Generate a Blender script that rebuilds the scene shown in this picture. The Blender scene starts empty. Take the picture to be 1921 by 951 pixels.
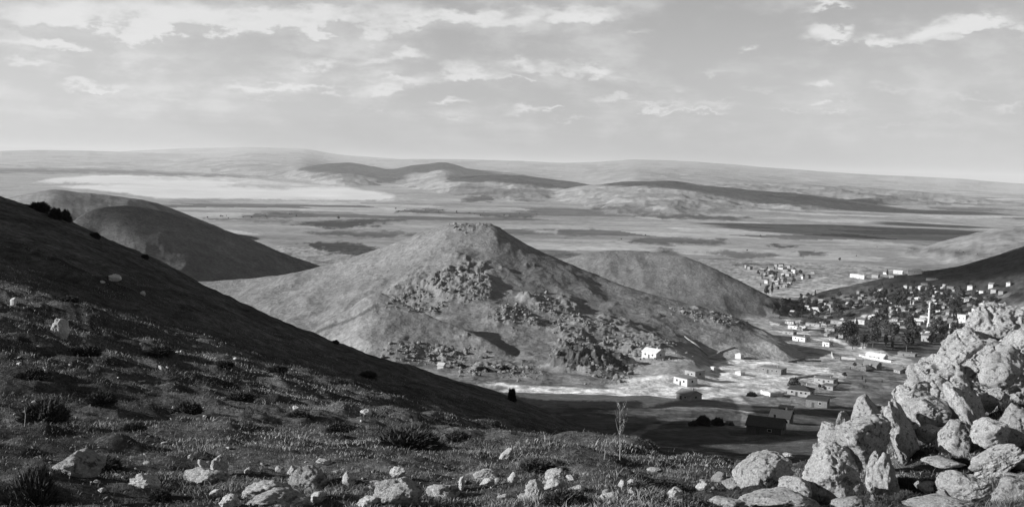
import bpy, bmesh, math, random, time
import numpy as np
from mathutils import Matrix, Vector
T0 = time.time()
S = bpy.context.scene
COL = S.collection
rnd = random.Random(7)
R = math.radians

# ------------------------------------------------------------------ camera
FPX, CXP, CYP = 2060.0, 960.5, 475.5            # focal length and centre in photo pixels (1921 x 951)
PITCH, ROLL = R(4.5), math.atan(0.029)
FW = np.array([0, math.cos(PITCH), -math.sin(PITCH)])
U0 = np.array([0, math.sin(PITCH), math.cos(PITCH)])
X0 = np.array([1.0, 0, 0])
RT = math.cos(ROLL) * X0 + math.sin(ROLL) * U0
UP = -math.sin(ROLL) * X0 + math.cos(ROLL) * U0
cam_d = bpy.data.cameras.new("camera")
cam = bpy.data.objects.new("camera", cam_d)
COL.objects.link(cam)
cam.matrix_world = Matrix(((RT[0], UP[0], -FW[0], 0), (RT[1], UP[1], -FW[1], 0), (RT[2], UP[2], -FW[2], 0), (0, 0, 0, 1)))
cam_d.sensor_width = 36
cam_d.lens = 36 * FPX / 1921
cam_d.clip_start, cam_d.clip_end = 0.1, 200000
S.camera = cam

# ------------------------------------------------------------------ light and exposure
SUN_EL, SUN_AZ = R(18.5), R(-99)                  # azimuth from the viewing direction (+y), clockwise
SUN = np.array([math.sin(SUN_AZ) * math.cos(SUN_EL), math.cos(SUN_AZ) * math.cos(SUN_EL), math.sin(SUN_EL)])
sd = bpy.data.lights.new("sun", "SUN")
sd.energy, sd.angle, sd.color = 5.0, R(0.5), (1, 1, 1)
so = bpy.data.objects.new("sun", sd)
COL.objects.link(so)
so.rotation_euler = Vector(SUN).to_track_quat('Z', 'Y').to_euler()
S.view_settings.view_transform = 'Standard'
S.view_settings.look = 'None'
S.view_settings.exposure = 0.80
S.view_settings.gamma = 1
S.render.engine = 'CYCLES'
S.cycles.use_denoising = True
S.cycles.max_bounces = 4
S.cycles.diffuse_bounces = 2
S.cycles.volume_bounces = 1
S.cycles.transparent_max_bounces = 4
SKY_STRENGTH = 0.07

class NT:
    """tiny node-tree helper"""
    def __init__(s, nt): s.t = nt; s.n = nt.nodes; s.l = nt.links
    def add(s, kind, **kw):
        n = s.n.new(kind)
        for k, v in kw.items(): setattr(n, k, v)
        return n
    def put(s, sock, v):
        if isinstance(v, bpy.types.NodeSocket): s.l.new(v, sock)
        elif isinstance(v, (int, float)) and sock.type in ('RGBA',): sock.default_value = (v, v, v, 1)
        else: sock.default_value = v
    def math(s, op, a, b=None, c=None, clamp=False):
        n = s.add('ShaderNodeMath', operation=op, use_clamp=clamp)
        for i, v in enumerate((a, b, c)):
            if v is not None: s.put(n.inputs[i], v)
        return n.outputs[0]
    def vmath(s, op, a, b=None):
        n = s.add('ShaderNodeVectorMath', operation=op)
        s.put(n.inputs[0], a)
        if b is not None: s.put(n.inputs[1], b)
        return n.outputs[0]
    def noise(s, vec, scale, detail=4, rough=0.55, dim='3D'):
        n = s.add('ShaderNodeTexNoise', noise_dimensions=dim)
        s.put(n.inputs['Vector'], vec); n.inputs['Scale'].default_value = scale
        n.inputs['Detail'].default_value = detail; n.inputs['Roughness'].default_value = rough
        return n.outputs['Fac']
    def ramp(s, fac, a, b, lo, hi, smooth=True):
        n = s.add('ShaderNodeMapRange', interpolation_type='SMOOTHSTEP' if smooth else 'LINEAR')
        s.put(n.inputs[0], fac)
        for i, v in zip((1, 2, 3, 4), (a, b, lo, hi)): s.put(n.inputs[i], v)
        return n.outputs[0]

def pix_ray(px, py):
    px = np.asarray(px, float); py = np.asarray(py, float)
    d = FW + RT * ((px - CXP) / FPX)[..., None] + UP * ((CYP - py) / FPX)[..., None]
    return d
def pix_azs(px, py):
    d = pix_ray(px, py)
    return np.arctan2(d[..., 0], d[..., 1]), d[..., 2] / np.hypot(d[..., 0], d[..., 1])
def project(x, y, z):
    dep = y * FW[1] + z * FW[2]
    dep = np.where(dep > 0.01, dep, 0.01)
    u = (x * RT[0] + y * RT[1] + z * RT[2]) / dep
    v = (x * UP[0] + y * UP[1] + z * UP[2]) / dep
    return CXP + FPX * u, CYP - FPX * v

# sky: Nishita turned to grey (black and white photograph) with layered clouds by direction
W = bpy.data.worlds.new("World"); S.world = W; W.use_nodes = True
def build_world():
    k = NT(W.node_tree); k.n.clear()
    out = k.add('ShaderNodeOutputWorld'); bg = k.add('ShaderNodeBackground')
    sky = k.add('ShaderNodeTexSky', sky_type='NISHITA')
    sky.sun_disc = False; sky.sun_elevation = SUN_EL; sky.sun_rotation = SUN_AZ
    sky.air_density = 1.0; sky.dust_density = 1.6; sky.altitude = 1000
    bw = k.add('ShaderNodeRGBToBW'); k.l.new(sky.outputs[0], bw.inputs[0])
    tc = k.add('ShaderNodeTexCoord')
    sep = k.add('ShaderNodeSeparateXYZ'); k.l.new(tc.outputs['Generated'], sep.inputs[0])
    x, y, z = sep.outputs
    az = k.math('ARCTAN2', x, y)
    hyp = k.math('SQRT', k.math('ADD', k.math('MULTIPLY', x, x), k.math('MULTIPLY', y, y)))
    el = k.math('DIVIDE', z, hyp)
    # clouds in a layer: direction projected on a plane, height above the horizon squeezed
    zc = k.math('ADD', k.math('MAXIMUM', z, 0.0), 0.035)
    def plane(dz, s):
        zz = k.math('ADD', zc, dz)
        c = k.add('ShaderNodeCombineXYZ')
        k.put(c.inputs[0], k.math('DIVIDE', x, zz)); k.put(c.inputs[1], k.math('DIVIDE', y, zz)); c.inputs[2].default_value = s
        return c.outputs[0]
    def screen(daz, de):           # angular coordinates, wide
        c = k.add('ShaderNodeCombineXYZ')
        k.put(c.inputs[0], k.math('ADD', az, daz)); k.put(c.inputs[1], k.math('MULTIPLY', k.math('ADD', el, de), 2.1)); c.inputs[2].default_value = 3.7
        return c.outputs[0]
    # individual clouds: (photo pixel x, y, half width, half height, weight)
    CL = CLOUDS
    def field(daz, de):
        tot = None
        v = screen(daz, de)
        nz = k.noise(v, 9.0, 7, 0.6); nz2 = k.noise(v, 34.0, 6, 0.62)
        wx = k.math('MULTIPLY', k.math('SUBTRACT', nz, 0.5), 0.10)
        wy = k.math('MULTIPLY', k.math('SUBTRACT', nz2, 0.5), 0.036)
        A = k.math('ADD', k.math('ADD', az, daz), wx); E = k.math('ADD', k.math('ADD', el, de), wy)
        for (px, py, hw, hh, wt) in CL:
            a, s = pix_azs(px, py)
            dx = k.math('MULTIPLY', k.math('SUBTRACT', A, float(a)), FPX / hw)
            # tilt of the picture: rows fall to the right in the photo, they are level in the sky
            dy = k.math('MULTIPLY', k.math('SUBTRACT', E, float(s)), FPX / hh)
            r2 = k.math('ADD', k.math('MULTIPLY', dx, dx), k.math('MULTIPLY', dy, dy))
            g = k.math('MULTIPLY', k.math('EXPONENT', k.math('MULTIPLY', r2, -1.0)), wt)
            tot = g if tot is None else k.math('ADD', tot, g)
        nz3 = k.noise(v, 15.0, 7, 0.66)
        tex = k.math('ADD', k.math('MULTIPLY', nz3, 0.95), k.math('MULTIPLY', nz2, 0.5))
        return k.math('MULTIPLY', k.math('MINIMUM', tot, 1.1), k.ramp(tex, 0.42, 1.0, 0.12, 1.25, False))
    d0 = field(0, 0); d1 = field(-0.012, 0.012)
    # a wide broken veil of small clouds seen almost edge on, thicker to the left and high up
    wv = k.noise(plane(0, 0.0), 0.55, 7, 0.62); wv2 = k.noise(plane(0.05, 2.0), 1.7, 6, 0.62)
    sv = screen(0, 0); sa = k.noise(sv, 5.0, 7, 0.6); sb = k.noise(sv, 22.0, 6, 0.6)
    veil = k.math('ADD', k.math('MULTIPLY', wv, 0.25), k.math('ADD', k.math('MULTIPLY', sa, 0.45), k.math('MULTIPLY', sb, 0.30)))
    left = k.ramp(az, -0.42, 0.30, 1.0, 0.6); high = k.ramp(el, 0.008, 0.040, 0.0, 1.0)
    wcov = k.math('MULTIPLY', k.ramp(veil, 0.42, 0.62, 0.0, 0.75), k.math('MULTIPLY', high, left))
    wsh = k.ramp(sb, 0.35, 0.65, 0.34, 0.45)
    cover = k.ramp(d0, 0.05, 0.85, 0.0, 0.90)
    shade = k.math('ADD', 0.405, k.math('MULTIPLY', k.math('SUBTRACT', d0, d1), 0.75))
    shade = k.math('MINIMUM', k.math('MAXIMUM', shade, 0.325), CLOUD_MAX)
    base = k.math('MULTIPLY', bw.outputs[0], SKY_STRENGTH)
    base = k.math('MULTIPLY', k.math('MINIMUM', k.math('ADD', base, 0.012), SKY_CAP), k.ramp(az, -0.45, 0.45, 1.0, 0.87))
    dark = k.ramp(el, 0.17, 0.75, 1.0, 0.42)          # blue sky overhead comes out dark in black and white
    m1 = k.add('ShaderNodeMix'); k.put(m1.inputs[0], wcov); k.put(m1.inputs[2], base); k.put(m1.inputs[3], wsh)
    m2 = k.add('ShaderNodeMix'); k.put(m2.inputs[0], cover); k.put(m2.inputs[2], m1.outputs[0]); k.put(m2.inputs[3], shade)
    k.put(bg.inputs[0], k.math('MULTIPLY', m2.outputs[0], dark)); bg.inputs[1].default_value = 1.0
    k.l.new(bg.outputs[0], out.inputs[0])
SKY_GAIN, SKY_CAP, CLOUD_MAX = 1.0, 0.345, 0.465
CLOUDS = [(110, 38, 130, 34, .9), (60, 78, 60, 9, .8), (250, 55, 160, 34, .9), (340, 20, 110, 24, .8), (160, 90, 110, 7, .5), (60, 120, 50, 8, .7),
          (150, 162, 30, 9, 1.), (205, 168, 28, 5, .8), (470, 30, 40, 10, .9), (540, 48, 100, 32, .95), (600, 20, 60, 14, .8), (650, 62, 110, 26, .8), (760, 28, 90, 22, .9),
          (600, 118, 40, 9, 1.), (545, 124, 70, 7, .6), (460, 163, 32, 8, 1.), (540, 168, 70, 7, .8), (620, 168, 60, 7, .7), (490, 188, 60, 5, .5),
          (760, 102, 55, 13, 1.05), (690, 118, 40, 8, .7), (850, 28, 50, 10, 1.), (930, 40, 60, 13, 1.), (1030, 30, 80, 14, 1.), (1110, 24, 45, 12, .95), (960, 62, 120, 10, .6),
          (760, 148, 70, 12, .9), (870, 130, 50, 14, 1.), (720, 165, 40, 7, 1.), (850, 188, 40, 7, .9), (910, 138, 50, 8, .7),
          (985, 115, 24, 11, 1.), (1060, 132, 60, 12, .95), (1120, 130, 30, 8, .9), (970, 150, 40, 5, .8), (965, 203, 30, 8, 1.), (1015, 207, 16, 4, .9),
          (1140, 182, 50, 7, .8), (1250, 165, 60, 6, .6), (1260, 200, 70, 5, .8), (1290, 210, 60, 4, 1.), (1210, 198, 40, 4, .7), (1400, 92, 16, 9, .9),
          (1550, 65, 36, 13, 1.1), (1580, 55, 20, 8, .7), (1530, 12, 40, 6, .9), (1660, 72, 40, 9, .8), (1760, 58, 50, 11, 1.05), (1830, 45, 50, 14, 1.1), (1880, 38, 40, 14, 1.1), (1780, 75, 120, 6, .6),
          (1560, 160, 26, 8, 1.), (1590, 190, 40, 5, .8), (1600, 215, 30, 4, .8), (1450, 170, 60, 5, .5), (1480, 205, 70, 5, .4), (1790, 215, 40, 5, .6), (1890, 200, 40, 7, .6), (1800, 180, 60, 5, .4), (330, 190, 50, 6, .5), (120, 215, 70, 6, .4), (700, 205, 60, 6, .5), (840, 222, 50, 5, .5), (1060, 222, 60, 5, .5), (1160, 150, 50, 8, .7), (1340, 195, 60, 5, .5), (1680, 165, 50, 6, .5), (1720, 230, 60, 4, .4), (1330, 135, 50, 7, .5), (260, 120, 60, 8, .6), (400, 60, 50, 14, .8), (1200, 60, 30, 6, .4)]
build_world()

# ------------------------------------------------------------------ numpy helpers
_rs = np.random.RandomState(3)
_perm = _rs.permutation(256).astype(np.int32); _perm = np.concatenate([_perm, _perm, _perm])
_grad = _rs.normal(size=(256, 3)); _grad /= np.linalg.norm(_grad, axis=1)[:, None]
_grad = _grad.astype(np.float32)
def perlin(x, y, z):
    x, y, z = (np.asarray(a, np.float32) for a in np.broadcast_arrays(x, y, z))
    xi, yi, zi = np.floor(x), np.floor(y), np.floor(z)
    fx, fy, fz = x - xi, y - yi, z - zi
    xi = xi.astype(np.int64) & 255; yi = yi.astype(np.int64) & 255; zi = zi.astype(np.int64) & 255
    f = lambda t: t * t * t * (t * (t * 6 - 15) + 10)
    u, v, w = f(fx), f(fy), f(fz)
    def g(a, b, c):
        h = _perm[_perm[_perm[(xi + a) & 255] + ((yi + b) & 255)] + ((zi + c) & 255)]
        gr = _grad[h]
        return gr[..., 0] * (fx - a) + gr[..., 1] * (fy - b) + gr[..., 2] * (fz - c)
    l = lambda a, b, t: a + t * (b - a)
    return 1.6 * l(l(l(g(0, 0, 0), g(1, 0, 0), u), l(g(0, 1, 0), g(1, 1, 0), u), v),
                   l(l(g(0, 0, 1), g(1, 0, 1), u), l(g(0, 1, 1), g(1, 1, 1), u), v), w)
def fbm(x, y, z=0.0, scale=1.0, oct=4, gain=0.5, lac=2.03):
    t = 0; a = 1; f = 1 / scale
    for i in range(oct):
        t = t + a * perlin(x * f + 13.1 * i, y * f + 7.7 * i, np.asarray(z) * f + 3.3 * i); a *= gain; f *= lac
    return t
def ridged(x, y, z=0.0, scale=1.0, oct=4, gain=0.5):
    t = 0; a = 1; f = 1 / scale
    for i in range(oct):
        t = t + a * (1 - 2 * np.abs(perlin(x * f + 5.1 * i, y * f + 9.7 * i, np.asarray(z) * f + 1.3 * i))); a *= gain; f *= 2.03
    return t
def sstep(a, b, x):
    t = np.clip((x - a) / (b - a), 0, 1); return t * t * (3 - 2 * t)
def pchip(x, y, xq):
    x = np.asarray(x, float); y = np.asarray(y, float); h = np.diff(x); d = np.diff(y) / h
    m = np.zeros_like(y)
    for i in range(1, len(x) - 1):
        if d[i - 1] * d[i] > 0:
            w1, w2 = 2 * h[i] + h[i - 1], h[i] + 2 * h[i - 1]
            m[i] = (w1 + w2) / (w1 / d[i - 1] + w2 / d[i])
    m[0], m[-1] = d[0], d[-1]
    xq = np.clip(xq, x[0], x[-1]); i = np.clip(np.searchsorted(x, xq) - 1, 0, len(x) - 2)
    t = (xq - x[i]) / h[i]
    return (2*t**3 - 3*t**2 + 1) * y[i] + (t**3 - 2*t**2 + t) * h[i] * m[i] + (-2*t**3 + 3*t**2) * y[i+1] + (t**3 - t**2) * h[i] * m[i+1]
def in_poly(px, py, poly):
    r = np.zeros(px.shape, bool); n = len(poly)
    for i in range(n):
        x1, y1 = poly[i]; x2, y2 = poly[(i + 1) % n]
        if y1 == y2: continue
        c = ((y1 > py) != (y2 > py)) & (px < (x2 - x1) * (py - y1) / (y2 - y1) + x1)
        r ^= c
    return r

# ------------------------------------------------------------------ terrain height
# the near hillside: per photo column, (distance, photo row) of the ground
FCOLS = {
 -150: [(5.5, 955), (9, 835), (14, 730), (25, 600), (45, 490), (80, 400), (140, 336), (250, 350), (500, 480), (900, 600)],
 22: [(5.5, 955), (9, 840), (14, 740), (25, 620), (45, 520), (80, 440), (140, 377), (250, 398), (500, 520), (900, 640)],
 120: [(5.5, 955), (9, 842), (14, 746), (25, 637), (45, 545), (80, 470), (138, 413), (240, 440), (480, 550), (850, 660)],
 200: [(5.5, 955), (9, 845), (14, 752), (25, 655), (45, 570), (80, 500), (130, 451), (220, 480), (450, 580), (800, 680)],
 300: [(5.5, 955), (9, 848), (14, 761), (25, 676), (45, 602), (78, 541), (125, 496), (210, 525), (430, 630), (750, 720)],
 400: [(5.6, 955), (9, 850), (14, 770), (25, 695), (45, 632), (75, 582), (120, 549), (200, 575), (400, 680), (700, 760)],
 500: [(5.6, 955), (9, 854), (14, 782), (24, 718), (43, 665), (72, 623), (120, 594), (200, 620), (400, 710), (700, 780)],
 600: [(5.6, 955), (9, 858), (14, 793), (24, 740), (42, 700), (70, 665), (120, 635), (200, 660), (400, 740), (700, 800)],
 700: [(5.6, 955), (9, 863), (14, 806), (22, 766), (38, 732), (66, 700), (122, 669), (200, 690), (400, 760), (700, 820)],
 800: [(5.6, 955), (9, 868), (14, 820), (20, 797), (32, 775), (55, 742), (85, 717), (130, 699), (220, 730), (450, 790)],
 880: [(5.6, 955), (9, 874), (13, 836), (17, 820), (26, 808), (44, 784), (75, 750), (136, 721), (220, 745), (450, 795)],
 960: [(5.6, 955), (9, 880), (13, 845), (17, 832), (24, 832), (35, 817), (60, 787), (95, 760), (140, 744), (220, 765), (450, 800)],
 1100: [(5.6, 955), (9, 890), (13, 858), (16, 850), (24, 859), (40, 852), (80, 820), (150, 800), (220, 812), (350, 832)],
 1200: [(5.6, 955), (9, 893), (12, 865), (15, 853), (24, 867), (50, 858), (100, 846), (170, 838), (250, 838), (350, 848)],
 1400: [(5.6, 1000), (8.6, 938), (11, 893), (18, 902), (50, 890), (100, 875), (180, 855), (250, 838), (343, 802), (420, 820)],
 1600: [(5.6, 1005), (8.6, 942), (10.3, 905), (16, 915), (50, 905), (100, 885), (180, 860), (250, 835), (343, 802), (420, 820)],
 1700: [(5.6, 1010), (8.6, 950), (10, 910), (12, 870), (14, 848), (18, 850), (50, 895), (100, 882), (250, 838), (343, 806), (420, 820)],
 1850: [(5.6, 1015), (8.6, 950), (10, 903), (13, 825), (16, 765), (19, 742), (26, 770), (50, 860), (100, 885), (250, 845), (343, 815), (420, 825)],
 2000: [(5.6, 1010), (8.6, 940), (10, 890), (13, 805), (16, 735), (20, 705), (30, 740), (60, 860), (120, 880), (250, 850), (343, 820), (420, 830)],
}
LR = np.linspace(math.log(0.8), math.log(1200), 260)
_fa, _fs = [], []
for px_, pts in FCOLS.items():
    a0, _ = pix_azs(px_, 700)
    rr = [0.8, 3.0]; ss = [-1.69 / 0.8, -1.72 / 3.0]
    for r_, y_ in pts:
        _, s_ = pix_azs(px_, y_); rr.append(r_); ss.append(float(s_))
    rr.append(1300); ss.append(ss[-1] - 0.08)
    zz = [r_ * s_ for r_, s_ in zip(rr, ss)]
    lr = np.log(rr)
    _fa.append(float(a0)); _fs.append(pchip(lr, ss, LR))
_fa = [-math.pi] + [-2.0] + _fa + [2.0, math.pi]
_fs = [(_fs[0] + _fs[-1]) / 2] + [_fs[0]] + _fs + [_fs[-1], (_fs[0] + _fs[-1]) / 2]
_fs = np.array(_fs)
AZF = np.concatenate([np.linspace(-math.pi, -0.62, 60)[:-1], np.linspace(-0.62, 0.62, 400), np.linspace(0.62, math.pi, 60)[1:]])
FTAB = np.stack([np.interp(AZF, _fa, _fs[:, j]) for j in range(len(LR))], 1)
_k = np.exp(-0.5 * (np.arange(-9, 10) / 4.0) ** 2); _k /= _k.sum()
_pad = np.pad(FTAB, ((9, 9), (0, 0)), mode='edge')
FTAB = sum(_k[i] * _pad[i:i + len(AZF)] for i in range(19))
def bil(az, lr):
    i = np.clip(np.searchsorted(AZF, az) - 1, 0, len(AZF) - 2); t = np.clip((az - AZF[i]) / (AZF[i + 1] - AZF[i]), 0, 1)
    q = np.clip((lr - LR[0]) / (LR[1] - LR[0]), 0, len(LR) - 1.001); j = q.astype(int); w = q - j
    return (FTAB[i, j] * (1 - t) + FTAB[i + 1, j] * t) * (1 - w) + (FTAB[i, j + 1] * (1 - t) + FTAB[i + 1, j + 1] * t) * w

BASE_R = np.log([1, 150, 200, 250, 300, 343, 470, 600, 750, 950, 1150, 1600, 2200, 3000, 5000, 10000, 20000, 40000, 90000])
BASE_Z = [-56, -57, -59, -63.5, -70, -76, -95, -107, -121, -138, -151, -165, -175, -190, -210, -230, -240, -250, -260]

def crest(pts):
    """silhouette polyline (px, py, distance) -> arrays az, s, r"""
    a, s = pix_azs([p[0] for p in pts], [p[1] for p in pts])
    return a, s, np.array([p[2] for p in pts], float)
LAYERS = {   # name: (crest, front slope near, front slope far, D, back slope, round)
 'cone': (crest([(300, 560, 1050), (350, 530, 1030), (400, 527, 1010), (470, 523, 990), (560, 511, 960), (620, 496, 945), (700, 470, 930), (760, 448, 920), (810, 430, 910), (845, 422.5, 903),
                 (890, 420, 900), (925, 424, 893), (955, 439, 893), (990, 459, 890), (1060, 492, 880), (1120, 517, 868), (1180, 543, 850), (1240, 577, 820), (1300, 622, 770), (1340, 662, 720), (1400, 740, 680)]), 0.36, 0.10, 130, 0.5, 24),
 'spur': (crest([(520, 670, 640), (600, 612, 645), (655, 579, 650), (690, 556, 651), (712, 549, 652), (740, 562, 645), (800, 590, 632), (860, 615, 618), (930, 647, 600), (1000, 700, 585)]), 0.42, 0.20, 60, 0.95, 3),
 'knoll': (crest([(1010, 715, 560), (1040, 660, 572), (1080, 648, 575), (1150, 662, 572), (1215, 698, 565), (1240, 730, 555)]), 0.42, 0.3, 40, 0.6, 4),
 'mound': (crest([(1060, 765, 500), (1100, 735, 500), (1150, 716, 505), (1200, 707, 510), (1250, 706, 515), (1310, 730, 520)]), 0.25, 0.15, 30, 0.4, 4),
 'shoulder': (crest([(1100, 560, 840), (1150, 536, 838), (1230, 556, 825), (1320, 580, 810), (1400, 607, 790), (1480, 650, 760), (1540, 700, 730)]), 0.18, 0.12, 100, 0.35, 30),
 'hill_b': (crest([(960, 560, 1400), (1030, 500, 1400), (1060, 486, 1400), (1130, 472, 1400), (1180, 470, 1400), (1240, 474, 1390), (1280, 481, 1370), (1330, 500, 1340), (1400, 535, 1300), (1450, 560, 1280), (1500, 600, 1250)]), 0.26, 0.10, 150, 0.4, 25),
 'hill_l': (crest([(60, 470, 1170), (130, 421, 1220), (160, 401, 1250), (200, 390, 1270), (240, 387, 1270), (300, 395, 1280), (380, 419, 1290), (460, 446, 1300), (540, 478, 1310), (600, 500, 1320), (640, 515, 1330), (700, 560, 1350)]), 0.33, 0.16, 160, 0.4, 22),
 'hill_r': (crest([(1470, 590, 1350), (1530, 552, 1400), (1590, 538, 1430), (1650, 524, 1460), (1720, 512, 1480), (1800, 499, 1500), (1860, 482, 1510), (1911, 465, 1520), (2000, 435, 1530), (2200, 410, 1530)]), 0.17, 0.10, 150, 0.4, 30),
 'low_l': (crest([(-150, 390, 2500), (0, 374, 2500), (60, 362, 2500), (100, 356, 2500), (150, 361, 2520), (200, 366, 2550), (280, 378, 2600), (330, 395, 2700), (420, 430, 2800)]), 0.2, 0.10, 300, 0.3, 50),
 'far_a': (crest([(440, 345, 16000), (540, 323, 16000), (600, 310, 16000), (655, 307, 16000), (700, 314, 16000), (730, 319, 16000), (780, 311, 16000), (835, 306, 16000), (880, 318, 16000), (960, 326, 16000), (1060, 345, 16000)]), 0.10, 0.03, 1500, 0.2, 250),
 'far_b': (crest([(700, 365, 11000), (800, 346, 11000), (880, 332, 11000), (960, 330, 11000), (1040, 338, 11000), (1110, 348, 11000), (1200, 365, 11000)]), 0.10, 0.03, 700, 0.2, 150),
 'far_c': (crest([(1000, 372, 9000), (1060, 356, 9000), (1120, 347, 9000), (1180, 342, 9000), (1260, 342, 9000), (1310, 348, 9000), (1380, 355, 9000), (1480, 363, 9000), (1600, 378, 9000), (1700, 392, 9000)]), 0.09, 0.03, 500, 0.2, 90),
 'far_g': (crest([(1180, 362, 13000), (1280, 350, 13000), (1400, 345, 13000), (1560, 349, 13000), (1700, 359, 13000), (1850, 375, 13000), (1950, 392, 13000)]), 0.06, 0.03, 700, 0.2, 120),
 'slope_r': (crest([(1560, 520, 2900), (1640, 495, 2900), (1720, 470, 2900), (1800, 446, 3000), (1870, 432, 3050), (1911, 426, 3100), (2100, 412, 3200)]), 0.10, 0.05, 300, 0.2, 60),
 'plateau': (crest([(-200, 290, 38000), (0, 284, 38000), (120, 283, 38000), (300, 288, 38000), (500, 297, 38000), (700, 300, 38000), (850, 299, 38000), (960, 302, 38000), (1050, 306, 38000), (1150, 302, 38000), (1200, 300, 38000),
                     (1300, 304, 38000), (1400, 311, 38000), (1500, 319, 38000), (1600, 326, 38000), (1700, 331, 38000), (1800, 336, 38000), (1911, 345, 38000), (2100, 350, 38000)]), 0.06, 0.02, 3000, 0.1, 500),
 'range': (crest([(120, 296, 50000), (220, 286, 50000), (320, 280, 50000), (400, 278, 50000), (480, 276.5, 50000), (560, 279, 50000), (640, 291, 50000), (720, 297, 50000), (850, 310, 50000)]), 0.06, 0.02, 3000, 0.1, 500),
}
LNAMES = ['near', 'base'] + list(LAYERS)
def smax(a, b, k):
    h = np.clip(0.5 + 0.5 * (a - b) / k, 0, 1)
    return b + (a - b) * h + k * h * (1 - h)
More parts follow.
